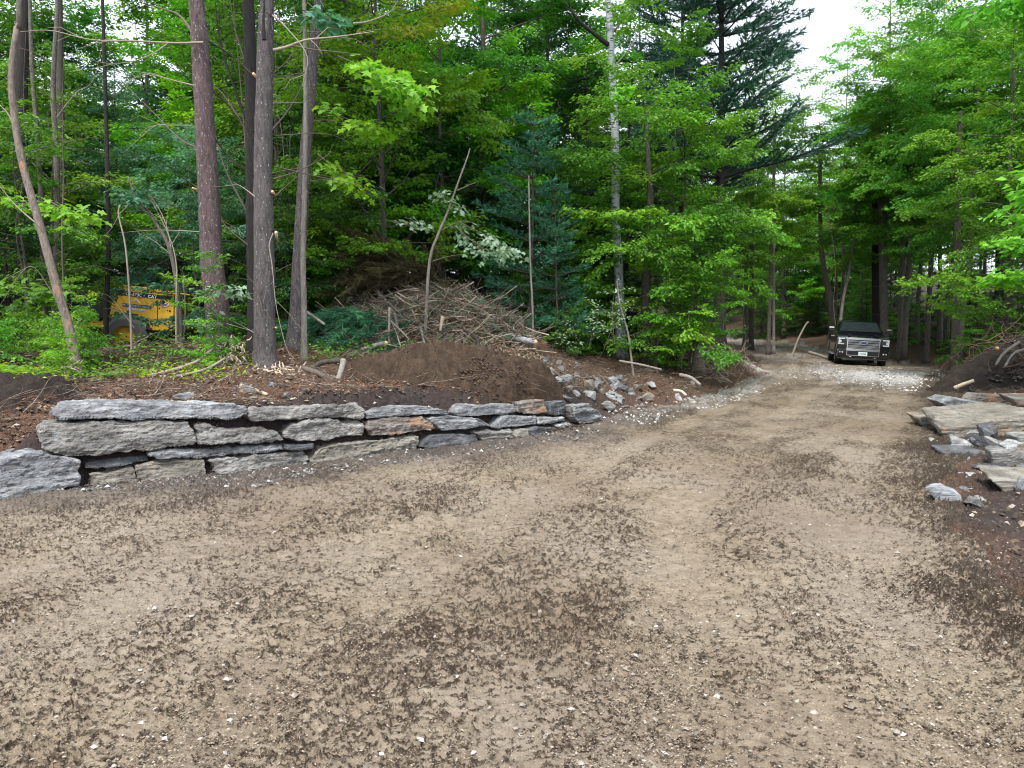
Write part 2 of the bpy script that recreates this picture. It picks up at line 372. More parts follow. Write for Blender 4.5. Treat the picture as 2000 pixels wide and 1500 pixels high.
# ================================================================ GROUND AND ROAD
def col_attr(me, name, vals):
    a = me.attributes.new(name, 'FLOAT', 'POINT'); a.data.foreach_set('value', np.asarray(vals, np.float32))
def mud(x, y, sr):
    # --- mud pressed by lugged tyres: rows of short slanted pads, crumbs between
    ang = R_(26) * sst(y, 4, 13) + .25 * fbm2(x * .18, y * .18, 12, 2)
    t = x * np.cos(ang) - y * np.sin(ang); s = x * np.sin(ang) + y * np.cos(ang)
    def fb(f, o, sd_): return fbm2(x * f + o, y * f, sd_, 2)
    w1x, w1y = fb(2.5, 0, 40) * .05 + fb(9, 3, 42) * .016, fb(2.5, 50, 41) * .05 + fb(9, 9, 43) * .014
    w2x, w2y = fb(33, 5, 44) * .009, fb(33, 7, 45) * .007
    fine = fbm2(x * 17, y * 17, 23, 3); vf = fbm2(x * 55, y * 55, 24, 2)
    def lugs(da, slant, lt, ls, sd_):
        ca, sa = math.cos(da), math.sin(da)
        u = (t * ca - s * sa) + w1x + w2x; v = (t * sa + s * ca) + w1y + w2y
        lane = np.floor(u / .46); ul = u / .46 - lane; v = v + slant * .16 * np.abs(ul - .5) * np.where(_h(lane, lane * 0, np.full(x.shape, sd_)) > .5, 1, -1)
        row = np.floor(v / ls); fv = v / ls - row; uu = u / lt + _h(row, lane, np.full(x.shape, sd_ + 1)) * .9 + .5 * (row % 2); col = np.floor(uu); fu = uu - col
        rid = _h(row, col, np.full(x.shape, sd_ + 2))
        e = np.minimum(np.minimum(fv, 1 - fv) * ls * 2.2, np.minimum(fu, 1 - fu) * lt * 1.2) / .05
        return e + .35 * (rid - .5), rid
    e1, i1 = lugs(.0, 1.0, .12, .050, 3); e2, i2 = lugs(.42, .8, .10, .044, 13); e3, i3 = lugs(-.38, .9, .11, .055, 23)
    f1, f2, cid = worley((t + w1x * 1.4 + w2x) / .085, (s + w1y * 1.4 + w2y) / .050, 5)
    z1 = fbm2(t * .9 + 4, s * .35, 61, 3); z2 = fbm2(t * .9 + 40, s * .35, 62, 3)
    val = np.where(z1 > .12, e2, np.where(z1 < -.14, e3, e1)); rid = np.where(z1 > .12, i2, np.where(z1 < -.14, i3, i1))
    val = np.where(z2 > .10, (f2 - f1) * 1.5, val); rid = np.where(z2 > .10, cid, rid)
    low = fbm2(t * .95 + 3, s * .22, 21, 3); mid = fbm2(x * 2.1, y * 1.7, 22, 3); m2 = fbm2(x * 6, y * 5, 27, 3)
    band = np.zeros_like(x)
    for pl, hw in (([(.15, 1.5), (.9, 4.2), (1.5, 6.5), (2.9, 9.5), (5.2, 14), (8.6, 20), (12.4, 28), (14.2, 38)], .27),
                   ([(1.55, 1.5), (2.3, 4.6), (2.75, 6.4), (4.3, 9.0), (6.7, 13), (9.9, 19), (13.6, 27), (15.6, 38)], .27),
                   ([(-1.6, 1.5), (-.6, 4.5), (.4, 7.5), (2.3, 11.2), (4.6, 15.6), (8.0, 22), (11.4, 30), (13.5, 40)], .25),
                   ([(-3.4, 2.6), (-1.5, 5.0), (1.2, 7.4), (3.8, 9.7), (7.2, 14.2)], .25)):
        dd, al = sdist(x, y, np.array(pl, float), 1); band = np.maximum(band, 1 - sst(np.abs(dd + .1 * mid), hw * .5, hw * 1.3))
    churn = .33 + .50 * low + .34 * mid + .26 * m2 - .26 * band
    def blob(cx, cy, rx, ry, a): return a * np.exp(-(((x - cx) / rx) ** 2 + ((y - cy) / ry) ** 2))
    churn += blob(3.0, 3.75, .45, .9, .75) + blob(2.5, 4.3, .35, .6, .45) + blob(.55, 5.2, .5, 1.3, .12) + blob(-.1, 3.6, .8, .35, .25)
    churn -= blob(1.15, 4.4, .3, 1.5, .35) + blob(2.6, 5.5, .4, .9, .4) + blob(3.4, 3.0, .5, .4, .5) + blob(1.6, 6.4, .5, .8, .25)
    churn += .55 * sst(sr, -.55, 0.1) + .30 * sst(y, 5, 10) - .15 * sst(y, 16, 24)
    thr = -.02 + .62 * churn
    val = val + .30 * fine + .55 * vf + .12 * m2
    pad = sst(val, thr - .14, thr + .22)
    crumb = 1 - pad; inb = band; cid = rid
    fr = sst(y, 6.5, 12); crumb = crumb * (1 - fr) + fr * np.clip(.24 + .62 * churn + .22 * m2 + .15 * fine, 0, .9)
    relief = crumb * (.006 + .028 * np.clip(churn, 0, 1.2)) * (1 + 1.2 * fine + 1.1 * vf) + .008 * fine + .006 * vf + (rid - .5) * .014
    return crumb, relief, inb, cid, mid, low, fine, churn
def build_ground():
    # rows (distance) dense near the viewer, columns fan out
    ya = 1.0 / np.linspace(1 / 2.2, 1 / 75.0, 430)
    yb = np.geomspace(76, 900, 34); yc = np.linspace(-30, 2.15, 60)
    ys = np.concatenate([yc, ya, yb])
    ua = np.linspace(-.80, .80, 1180); g = np.geomspace(.81, 25, 46)
    us = np.concatenate([-g[::-1], ua, g])
    Y, U = np.meshgrid(ys, us, indexing='ij'); W = np.where(Y > 2.2, Y * CP + CAMZ * SP, 2.2 * CP + CAMZ * SP)
    X = U * W; sh = X.shape
    x, y = X.ravel(), Y.ravel()
    z, sl, sr = land(x, y)
    road = (1 - sst(sl + .25 * fbm2(x * 1.3, y * 1.3, 77, 3), -.15, .25)) * (1 - sst(sr + .5 * fbm2(x * .9, y * .9, 78, 3), -.35, .45))
    inside = road > .5
    crumb, relief, inb, cid, mid, low, fine, churn = mud(x, y, sr)
    ruts = -.018 * inb
    zr = relief + ruts + .022 * fbm2(x * 1.1, y * 1.1, 8, 3)
    # --- gravelly strips, white stone
    white = np.clip(sst(sl, -1.15, -.35) * (1 - sst(sl, -.1, .3)) * sst(x, .9, 2.6) * (1 - .7 * sst(y, 20, 27)), 0, 1) * .5
    white = np.maximum(white, np.exp(-(((x - 12.6) / 2.9) ** 2 + ((y - 23.5) / 5.5) ** 2)) * 1.2 * sst(-sr, 0, .5))
    white = np.maximum(white, .75 * np.exp(-(((x - 8.7) / .8) ** 2 + ((y - 26.5) / 3.6) ** 2)))
    white = np.maximum(white, .85 * sst(sl, -.7, -.1) * sst(-x, .5, 1.6) * 0 )
    white = np.maximum(white, .55 * sst(y, 29, 34) * sst(mid + low, -.3, .3) * road)
    white = white * np.where(y > 90, 0, 1)
    white = np.clip(white * sst(mid * .8 + fine * .9 + white * 1.1, .1, .9), 0, 1)
    grit = _h(np.floor(x * 38), np.floor(y * 38), np.full(x.shape, 3))
    zw = white * .02 * grit
    # --- banks: loose soil, litter
    lump = lumps(x, y, sl, sr)
    bankm = np.clip(np.maximum(sst(sl, .1, .9), sst(sr, -.1, .8)), 0, 1)
    dist_fade = 1 - sst(y, 25, 60) * .5
    zz = z + (zr * (1 - bankm) + zw) * (1 - .6 * sst(y, 30, 60)) + lump
    V = np.stack([x, y, zz], 1)
    idx = np.arange(len(x)).reshape(sh)
    q = np.stack([idx[:-1, :-1], idx[:-1, 1:], idx[1:, 1:], idx[1:, :-1]], -1).reshape(-1, 4)
    fin = inside[q].sum(1) >= 2
    for nm, mask in (('road', fin), ('ground', ~fin)):
        qq = q[mask]; used = np.unique(qq); rem = np.full(len(x), -1); rem[used] = np.arange(len(used))
        me = np_mesh(nm, V[used], rem[qq].ravel(), np.full(len(qq), 4), smooth=True)
        col_attr(me, 'crumb', crumb[used]); col_attr(me, 'churn', np.clip(churn, -.2, 1.3)[used]); col_attr(me, 'white', white[used]); col_attr(me, 'bank', bankm[used])
        col_attr(me, 'left', (sl > 0)[used]); col_attr(me, 'wet_shade', np.clip(sst(sl + .35 * mid, -1.5, -.25) * (1 - sst(sl, .6, 1.1)) * (1 - sst(x, 1, 3.5)) + .95 * sst(sr + .3 * mid, -.25, .5) * (1 - sst(y, 12, 18)) * (1 - sst(sr, 4, 7)), 0, 1)[used])  # damp road edges, plus gap shade behind the wall painted into the soil
        col_attr(me, 'forest', np.clip(np.maximum(sst(sl, 2.6, 5.5), sst(sr, 2.5, 5)), 0, 1)[used])
        o = link(nm, me); tag(o, kind='structure')
        o.data.materials.append(M['mud'] if nm == 'road' else M['soil'])
def ground_mats():
    m, n, b = newmat('mud'); tc = N(n, 'ShaderNodeTexCoord').outputs['Object']
    cr = attr(n, 'crumb'); wh = attr(n, 'white'); wet_shade = attr(n, 'wet_shade')
    big = noise(n, tc, .55, 3); f = noise(n, tc, 9, 5, .6); vf = noise(n, tc, 75, 6, .8)
    padc = ramp(n, [(.38, (.145, .110, .075)), (.50, (.250, .201, .143)), (.62, (.350, .292, .220))], mixc(n, .55, f.outputs[0], vf.outputs[0])).outputs[0]
    padc = mixc(n, ramp(n, [(.35, (0, 0, 0)), (.65, (1, 1, 1))], big.outputs[0]).outputs[0], padc, mixc(n, .5, padc, (.27, .235, .20)))
    g2 = noise(n, mapping(n, tc, (.5, .35, 1)), 1.1, 3, .6); padc = mixc(n, ramp(n, [(.42, (0, 0, 0)), (.62, (1, 1, 1))], g2.outputs[0]).outputs[0], padc, mixc(n, 1.0, padc, (.80, .76, .74), 'MULTIPLY'))
    darkc = ramp(n, [(.35, (.012, .008, .005)), (.5, (.034, .024, .015)), (.68, (.10, .074, .048))], vf.outputs[0]).outputs[0]
    ch = attr(n, 'churn')
    st = noise(n, mapping(n, tc, (13, 30, 13), (0, 0, .12)), 1.0, 7, .72, .5); st2 = noise(n, mapping(n, tc, (34, 62, 34), (0, 0, -.25)), 1.0, 5, .8, .3)
    g1 = math_(n, 'ADD', math_(n, 'MULTIPLY', cr, .50), math_(n, 'MULTIPLY', ch, .44))
    g2 = math_(n, 'ADD', math_(n, 'MULTIPLY', math_(n, 'SUBTRACT', st.outputs[0], .5), 3.3), math_(n, 'MULTIPLY', math_(n, 'SUBTRACT', st2.outputs[0], .5), 2.4))
    fac = ramp(n, [(.36, (0, 0, 0)), (.62, (.75, .75, .75)), (.95, (1, 1, 1))], math_(n, 'ADD', g1, g2)).outputs[0]
    col = mixc(n, fac, padc, darkc)  # dark mud crumbs, plus crevice shadows painted in as thin dark dashes
    # small pale stones pressed into the mud
    v = N(n, 'ShaderNodeTexVoronoi', Scale=26.0); n.links.new(tc, v.inputs['Vector'])
    keep = ramp(n, [(.90, (0, 0, 0)), (.91, (1, 1, 1))], math_(n, 'MULTIPLY', v.outputs['Color'], 1.0)).outputs[0]
    near = ramp(n, [(.22, (1, 1, 1)), (.30, (0, 0, 0))], v.outputs['Distance']).outputs[0]
    col = mixc(n, math_(n, 'MULTIPLY', keep, near), col, (.46, .43, .38))
    wcol = ramp(n, [(.36, (.13, .125, .12)), (.5, (.34, .33, .32)), (.64, (.62, .61, .60))], noise(n, tc, 22, 6, .85).outputs[0]).outputs[0]
    vg = N(n, 'ShaderNodeTexVoronoi', Scale=17.0); n.links.new(tc, vg.inputs['Vector']); wcol = mixc(n, .65, wcol, ramp(n, [(.05, (.10, .098, .095)), (.5, (.36, .355, .35)), (.95, (.72, .71, .70))], vg.outputs['Color']).outputs[0])
    col = mixc(n, wh, col, wcol)
    col = mixc(n, math_(n, 'MULTIPLY', wet_shade, .85), col, mixc(n, 1.0, mixc(n, .4, col, (.24, .225, .22)), (.50, .48, .48), 'MULTIPLY'))
    n.links.new(col, b.inputs['Base Color']); b.inputs['Roughness'].default_value = .88; b.inputs['Specular IOR Level'].default_value = .25
    p = bump(n, vf.outputs[0], None, .6, .008); p = bump(n, st.outputs[0], None, .8, .022, p); bump(n, f.outputs[0], b, .35, .012, p); M['mud'] = m
    m, n, b = newmat('soil'); tc = N(n, 'ShaderNodeTexCoord').outputs['Object']
    wet_shade = attr(n, 'wet_shade'); fo = attr(n, 'forest'); wh = attr(n, 'white')
    a = noise(n, tc, 1.1, 4, .6); f = noise(n, tc, 14, 5, .7); v2 = noise(n, tc, 70, 4, .75)
    c1 = ramp(n, [(.34, (.022, .015, .010)), (.5, (.085, .060, .042)), (.68, (.21, .16, .12))], f.outputs[0]).outputs[0]
    c2 = ramp(n, [(.36, (.035, .018, .012)), (.52, (.125, .068, .045)), (.68, (.26, .17, .12))], v2.outputs[0]).outputs[0]
    col = mixc(n, ramp(n, [(.40, (0, 0, 0)), (.58, (1, 1, 1))], a.outputs[0]).outputs[0], c1, c2)
    fl = ramp(n, [(.35, (.014, .011, .006)), (.6, (.04, .032, .015)), (.75, (.06, .06, .02))], f.outputs[0]).outputs[0]
    col = mixc(n, fo, col, fl)
    col = mixc(n, wh, col, (.5, .49, .47))
    col = mixc(n, math_(n, 'MULTIPLY', wet_shade, .9), col, mixc(n, .55, mixc(n, 1.0, col, (.40, .40, .44), 'MULTIPLY'), (.040, .036, .040)))
    n.links.new(col, b.inputs['Base Color']); b.inputs['Roughness'].default_value = .92; b.inputs['Specular IOR Level'].default_value = .2
    p = bump(n, v2.outputs[0], None, .7, .012); bump(n, f.outputs[0], b, .8, .035, p); M['soil'] = m
ground_mats(); build_ground()
# ================================================================ STONES
def stone_mat(name, dark, mid, light, ochre, ochre_t=.60, vein=True):
    m, n, b = newmat(name); tc = N(n, 'ShaderNodeTexCoord').outputs['Object']
    rnd = n.nodes.new('ShaderNodeObjectInfo').outputs['Random']
    off = n.nodes.new('ShaderNodeVectorMath'); off.operation = 'ADD'; n.links.new(tc, off.inputs[0])
    cmb = n.nodes.new('ShaderNodeCombineXYZ'); r9 = math_(n, 'MULTIPLY', rnd, 37.0)
    for i in range(3): n.links.new(r9, cmb.inputs[i])
    n.links.new(cmb.outputs[0], off.inputs[1]); tc = off.outputs[0]
    st = noise(n, mapping(n, tc, (2.2, 2.2, 15)), 1.6, 8, .72, .7)
    bl = noise(n, tc, 3.2, 5, .6); fi = noise(n, tc, 45, 4, .7)
    col = ramp(n, [(.36, dark), (.5, mid), (.64, light)], mixc(n, .45, st.outputs[0], bl.outputs[0])).outputs[0]
    col = mixc(n, ramp(n, [(ochre_t, (0, 0, 0)), (ochre_t + .10, (1, 1, 1))], noise(n, mapping(n, tc, (1.3, 1.3, 4)), 1.6, 4, .6).outputs[0]).outputs[0], col, mixc(n, .65, col, ochre))
    col = mixc(n, ramp(n, [(.55, (0, 0, 0)), (.75, (1, 1, 1))], fi.outputs[0]).outputs[0], col, mixc(n, .4, col, light))
    dirt = noise(n, mapping(n, tc, (2, 2, 6)), 1.5, 4, .65); col = mixc(n, ramp(n, [(.5, (0, 0, 0)), (.72, (.65, .65, .65))], dirt.outputs[0]).outputs[0], col, (.085, .07, .058))
    if vein:
        sc_ = noise(n, mapping(n, tc, (9, 9, 1.2)), 1.5, 3, .5); col = mixc(n, ramp(n, [(.66, (0, 0, 0)), (.74, (.45, .45, .45))], sc_.outputs[0]).outputs[0], col, (.42, .50, .60))
    crk = ramp(n, [(.482, (0, 0, 0)), (.496, (.8, .8, .8)), (.510, (0, 0, 0))], noise(n, mapping(n, tc, (1.1, 1.1, 9)), 2.0, 5, .62, .5).outputs[0]).outputs[0]; col = mixc(n, crk, col, (.02, .02, .022))
    n.links.new(col, b.inputs['Base Color']); b.inputs['Roughness'].default_value = .78
    p = bump(n, fi.outputs[0], None, .5, .006); p = bump(n, st.outputs[0], None, 1.0, .05, p); bump(n, bl.outputs[0], b, .4, .03, p); return m
M['stone_blue'] = stone_mat('stone_blue', (.075, .08, .087), (.215, .225, .24), (.44, .455, .475), (.24, .18, .11), .70)
M['stone_grey'] = stone_mat('stone_grey', (.065, .062, .058), (.20, .194, .182), (.42, .41, .39), (.26, .20, .13), .64)
M['stone_tan'] = stone_mat('stone_tan', (.12, .11, .09), (.235, .215, .185), (.38, .355, .31), (.34, .235, .13), .56, False)
M['stone_rust'] = stone_mat('stone_rust', (.12, .10, .085), (.23, .20, .18), (.40, .37, .35), (.42, .21, .09), .50, False)
M['stone_dark'] = stone_mat('stone_dark', (.035, .037, .042), (.085, .09, .10), (.19, .20, .22), (.16, .11, .07), .68)
M['stone_slate'] = stone_mat('stone_slate', (.07, .08, .095), (.30, .32, .35), (.56, .58, .61), (.2, .15, .1), .72, False)
M['stone_pale'] = stone_mat('stone_pale', (.17, .175, .18), (.36, .37, .375), (.56, .57, .58), (.45, .36, .26), .66, False)

def finish_stone(me0, name, vox, amp, strata, seed, org, flat=True):
    """even remesh, then broken-rock relief with bedding"""
    o = bpy.data.objects.new('tmp', me0); C.objects.link(o)
    md = o.modifiers.new('r', 'REMESH'); md.mode = 'VOXEL'; md.voxel_size = vox
    bpy.context.view_layer.update()
    me = bpy.data.meshes.new_from_object(o.evaluated_get(bpy.context.evaluated_depsgraph_get()))
    bpy.data.objects.remove(o)
    n = len(me.vertices); co = np.empty(n * 3, np.float32); me.vertices.foreach_get('co', co); co = co.reshape(-1, 3).astype(float)
    no = np.empty(n * 3, np.float32); me.vertices.foreach_get('normal', no); no = no.reshape(-1, 3).astype(float)
    x, y, z = co.T; s = seed * 13.7
    bed = z * (1 + .0) + .12 * x * math.sin(seed) + .02 * fbm3(x * 2, y * 2, z * 2, seed, 2)
    step = vn2(bed * strata + s, fbm3(x * 1.1 + s, y * 1.1, z * .5, seed + 3, 2) * 1.5, seed)
    step = np.floor(step * 5) / 5 * .6 + step * .4 - .5
    side = 1 - np.abs(no[:, 2]) * .8
    chip = np.clip(fbm3(x * 2.6 + s, y * 2.6, z * 3.5, seed + 9, 2) - .25, 0, 1) * 3
    d = amp * (2.1 * step * side + 1.3 * fbm3(x * 4 + s, y * 4, z * 7, seed + 5, 4) + .9 * fbm3(x * 20, y * 20, z * 42, seed + 7, 3) - 1.5 * chip)
    co = co + no * d[:, None]
    me.vertices.foreach_set('co', co.astype(np.float32).ravel())
    me.polygons.foreach_set('use_smooth', np.full(len(me.polygons), not flat)); me.update(); me.name = name
    return me
def prism(front, back, org):
    bm = bmesh.new(); fv = [bm.verts.new(Vector(p) - org) for p in front]; bv = [bm.verts.new(Vector(p) - org) for p in back]
    n = len(fv); bm.faces.new(fv); bm.faces.new(bv[::-1])
    for i in range(n): bm.faces.new((fv[i], bv[i], bv[(i + 1) % n], fv[(i + 1) % n]))
    bmesh.ops.recalc_face_normals(bm, faces=bm.faces)
    bmesh.ops.bevel(bm, geom=[e for e in bm.edges], offset=.006, segments=1, affect='EDGES', clamp_overlap=True)
    me = bpy.data.meshes.new('s'); bm.to_mesh(me); bm.free(); return me
DARK_ = [1]
_sd = [1]
def stone(outline, dfun, back, mat, label, name='wall_stone', cat='stone', group=None, vox=.024, amp=.013, strata=26, shrink=.92, lean=0.0):
    _sd[0] += 1
    ymin = min(p[1] for p in outline); ymax = max(p[1] for p in outline)
    fr = []
    for px, py in outline:
        d = dfun(px) if callable(dfun) else dfun
        d += lean * (ymax - py) / max(1, ymax - ymin)
        fr.append(P(px, py, d))
    cen = sum(fr, Vector()) / len(fr)
    bk = [cen + (p - cen) * shrink + Vector(back) for p in fr]
    zmin = min(p.z for p in fr + bk); allp = fr + bk; c2 = sum(allp, Vector()) / len(allp)
    org = Vector((c2.x, c2.y, zmin))
    me = finish_stone(prism(fr, bk, org), name, vox, amp, strata, _sd[0], org)
    o = link(name, me, M[mat], loc=org); tag(o, label, cat, group); return o
BASE = [(-80, 6.5), (0, 6.8), (160, 7.2), (300, 7.5), (410, 7.75), (600, 8.5), (820, 9.6), (940, 10.2), (1040, 10.8), (1130, 11.9), (1180, 12.6)]
def wd(off):
    return lambda px: float(np.interp(px, [b[0] for b in BASE], [b[1] for b in BASE])) + off
GW = 'stacked slabs of the dry stone wall'
bk = lambda t: (-.62 * t, .74 * t, 0)
WALL = [
 # outline, row offset, depth, material, label
 ([(102,811),(122,790),(198,786),(310,788),(434,787),(482,795),(486,811),(468,820),(366,815),(298,820),(186,818),(124,821)], .17, .55, 'stone_blue', 'longest flat blue-grey capstone at the left end of the wall top'),
 ([(494,797),(620,793),(696,790),(711,803),(710,816),(628,817),(540,822),(494,823),(488,812)], .18, .5, 'stone_grey', 'flat grey capstone between the longest capstone and the lumpy one'),
 ([(715,806),(778,793),(832,793),(882,803),(881,810),(829,810),(716,818)], .2, .5, 'stone_blue', 'thin lumpy capstone just below the dark dirt mound'),
 ([(888,805),(903,791),(1005,790),(1008,808),(941,814),(893,812)], .2, .45, 'stone_blue', 'short pale capstone next to the rust stained block'),
 ([(1012,783),(1063,781),(1069,806),(1036,809),(1011,807)], .22, .4, 'stone_rust', 'rust orange stained block near the right end of the wall top'),
 ([(1073,785),(1106,783),(1110,811),(1074,810)], .2, .4, 'stone_dark', 'dark grey upright block beside the rust stained block'),
 ([(1110,788),(1127,801),(1127,813),(1116,816)], .05, .25, 'stone_grey', 'narrow upright grey wedge stone near the right end of the wall'),
 ([(1124,793),(1152,789),(1177,813),(1172,823),(1133,829),(1122,813)], -.1, .6, 'stone_blue', 'big squarish blue-grey block ending the wall on the right'),
 ([(76,841),(93,828),(186,824),(279,823),(369,825),(386,861),(384,871),(279,881),(186,893),(136,896),(84,880)], .08, .7, 'stone_grey', 'largest thick grey boulder slab on the left with a dark broken end'),
 ([(383,828),(496,829),(533,840),(557,860),(527,863),(391,871),(388,852)], .1, .6, 'stone_grey', 'grey slab tapering to the right beside the largest boulder slab'),
 ([(554,848),(575,827),(600,821),(703,819),(716,833),(709,851),(628,860),(580,862),(558,857)], .1, .6, 'stone_grey', 'rounded thick grey stone under the second capstone'),
 ([(720,826),(750,817),(825,813),(855,837),(825,843),(764,851),(727,851),(720,839)], .1, .55, 'stone_rust', 'cracked slab with ochre patches in the middle row of the wall'),
 ([(836,818),(886,812),(944,818),(959,828),(957,835),(920,839),(866,841),(854,832)], .1, .5, 'stone_blue', 'grey stone under the short pale capstone'),
 ([(964,835),(983,813),(1048,812),(1049,829),(1002,833),(971,838)], .1, .5, 'stone_blue', 'pale slab in the middle row under the rust stained block'),
 ([(1052,817),(1103,814),(1106,822),(1084,828),(1052,828)], .08, .4, 'stone_pale', 'thin pale slab below the dark grey upright block'),
 ([(1086,831),(1114,826),(1123,832),(1096,838)], .02, .3, 'stone_pale', 'tiny pale wedge at the right foot of the wall'),
 ([(294,887),(310,881),(552,869),(555,880),(434,888),(310,900)], .06, .6, 'stone_blue', 'long thin grey shim slab with an orange patch'),
 ([(164,904),(291,888),(292,900),(217,914),(166,918)], .1, .5, 'stone_dark', 'thin dark shim slab under the largest boulder slab'),
 ([(558,870),(616,867),(614,877),(562,880)], .06, .5, 'stone_dark', 'small thin layered shim stone in the lower middle of the wall'),
 ([(172,926),(217,917),(262,910),(273,932),(270,955),(178,955)], .03, .5, 'stone_tan', 'ochre streaked stone in the bottom row set back behind the others'),
 ([(265,910),(341,898),(402,896),(408,932),(372,948),(304,956),(274,940)], 0, .6, 'stone_tan', 'buff and brown faced block at the foot of the wall'),
 ([(413,899),(465,890),(601,882),(604,898),(598,912),(484,929),(420,926)], 0, .6, 'stone_grey', 'dark grey block with rounded edges in the bottom row'),
 ([(608,900),(628,873),(818,850),(821,866),(811,880),(730,895),(659,907),(613,905)], 0, .6, 'stone_tan', 'long orange-tinged slab in the bottom row near the middle'),
 ([(822,873),(841,850),(886,848),(931,851),(938,866),(900,871),(846,878)], 0, .5, 'stone_dark', 'rounded dark blue stone in the bottom row'),
 ([(934,846),(1001,838),(1004,857),(946,866)], 0, .5, 'stone_grey', 'grey block right of the rounded dark blue stone'),
 ([(1007,839),(1034,836),(1035,855),(1008,859)], 0, .45, 'stone_tan', 'small buff block in the bottom row of the wall'),
 ([(1038,840),(1050,833),(1086,836),(1089,844),(1063,850),(1040,855)], 0, .4, 'stone_dark', 'mossy dark stone low at the right of the wall'),
 ([(1090,840),(1133,833),(1117,843),(1092,846)], -.05, .35, 'stone_dark', 'dark flat stone at the right foot of the wall'),
 ([(-90,935),(-60,915),(0,905),(19,897),(62,883),(93,889),(160,901),(154,951),(93,965),(19,989),(-80,1000)], -.1, .75, 'stone_blue', 'big sloping blue-grey boulder at the left edge before the wall'),
]
for out_, off, dp, mt, lb in WALL:
    thick = max(p[1] for p in out_) - min(p[1] for p in out_)
    stone(out_, wd(off), bk(dp), mt, lb, group=GW, lean=.05 if thick < 30 else .12, vox=.02 if out_[0][0] < 250 else .018, amp=.028 if thick > 30 else .018, strata=17 if thick > 30 else 30)
# shade in the wall gaps is painted into the soil colour behind the slabs
RIGHT = [
 ([(1836,838),(1845,829),(1865,828),(2100,812),(2100,850),(1900,868),(1845,860)], 10.6, (.12,1.25,.17), 'stone_tan', 'huge sloping tan slab beside the road, the largest of the rock heap', .6),
 ([(1896,790),(1917,769),(1968,773),(1981,779),(1955,792)], 13.3, (0,.5,0), 'stone_rust', 'pale slab with an orange edge behind the huge tan slab', .9),
 ([(1977,778),(2050,780),(2050,800),(1988,793)], 12.2, (.1,.6,.05), 'stone_rust', 'brown block leaning on the huge slab at the right picture edge', .9),
 ([(1838,787),(1862,778),(1892,783),(1945,792),(1877,814),(1854,799)], 12.9, (0,.6,.04), 'stone_blue', 'blue-grey flat stone lying behind the huge tan slab', .9),
 ([(1788,815),(1818,815),(1877,812),(1868,828),(1838,836),(1824,850),(1803,832)], 11.9, (.05,.5,.05), 'stone_tan', 'small tan block wedged left of the huge slab', .9),
 ([(1857,859),(1867,857),(1915,876),(1915,886),(1859,884)], 9.7, (.1,.3,.04), 'stone_pale', 'pale square-ended slab just below the huge slab', .9),
 ([(1841,884),(1933,885),(1940,912),(1890,910),(1846,894)], 9.0, (.05,.45,.04), 'stone_dark', 'dark slate slab with a pale top left of the angular block', .9),
 ([(1867,912),(1938,912),(1940,924),(1907,930),(1869,926)], 8.4, (0,.35,.03), 'stone_dark', 'short dark slate slab at the foot of the angular block', .9),
 ([(1934,881),(1968,877),(1994,914),(1984,926),(1950,932),(1940,912)], 8.2, (.08,.3,.04), 'stone_grey', 'angular grey block standing on end in the rock heap', .75),
 ([(1906,864),(1917,862),(1968,873),(1950,883),(1915,881)], 9.6, (.05,.3,.03), 'stone_dark', 'dark flake with a pale end below the huge slab', .9),
 ([(1965,877),(1990,866),(2030,872),(2030,888),(1980,888)], 9.0, (.05,.3,.03), 'stone_pale', 'white-topped slab right of the angular block', .9),
 ([(1989,856),(2040,852),(2040,880),(1994,873)], 9.2, (.05,.4,.03), 'stone_grey', 'rounded grey stone at the right edge above the angular block', .85),
 ([(1995,890),(2060,890),(2060,918),(1999,912)], 8.7, (.05,.4,.03), 'stone_dark', 'dark block at the right edge next to the angular block', .85),
 ([(1805,954),(1813,946),(1836,946),(1877,968),(1880,994),(1862,994),(1836,990)], 6.65, (.12,.2,.0), 'stone_slate', 'pale split slab lying alone nearest the road on the right', .8),
 ([(1907,983),(1920,973),(1940,985),(1920,997)], 6.7, (.03,.15,.03), 'stone_pale', 'small whitish diamond shaped rock in dark mud', .8),
 ([(1932,937),(1978,939),(2060,944),(2060,990),(1990,990),(1955,954)], 6.9, (.1,.5,.08), 'stone_tan', 'overhanging tan block in the dark mud at the right edge', .8),
 ([(1942,976),(1958,962),(1963,978),(1950,984)], 6.9, (.03,.12,.03), 'stone_grey', 'little grey wedge beside the whitish diamond shaped rock', .8),
 ([(1817,864),(1826,859),(1839,866),(1829,872)], 10.2, (.05,.2,.03), 'stone_pale', 'small white rock on the road side of the rock heap', .8),
 ([(1834,917),(1849,916),(1879,930),(1862,935)], 8.2, (.1,.2,.03), 'stone_blue', 'thin blue-grey flake at the road edge of the rock heap', .85),
 ([(1864,934),(1907,932),(1915,943),(1902,946)], 7.7, (.1,.2,.03), 'stone_pale', 'flat pale flake lying below the short dark slab', .85),
]
for out_, d, b_, mt, lb, shr in RIGHT:
    big = 'largest' in lb
    stone(out_, d, b_, mt, lb, name='rock', cat='rock', group='rock heap right of the road', vox=.03 if big else .022, amp=.012, strata=24, shrink=shr)
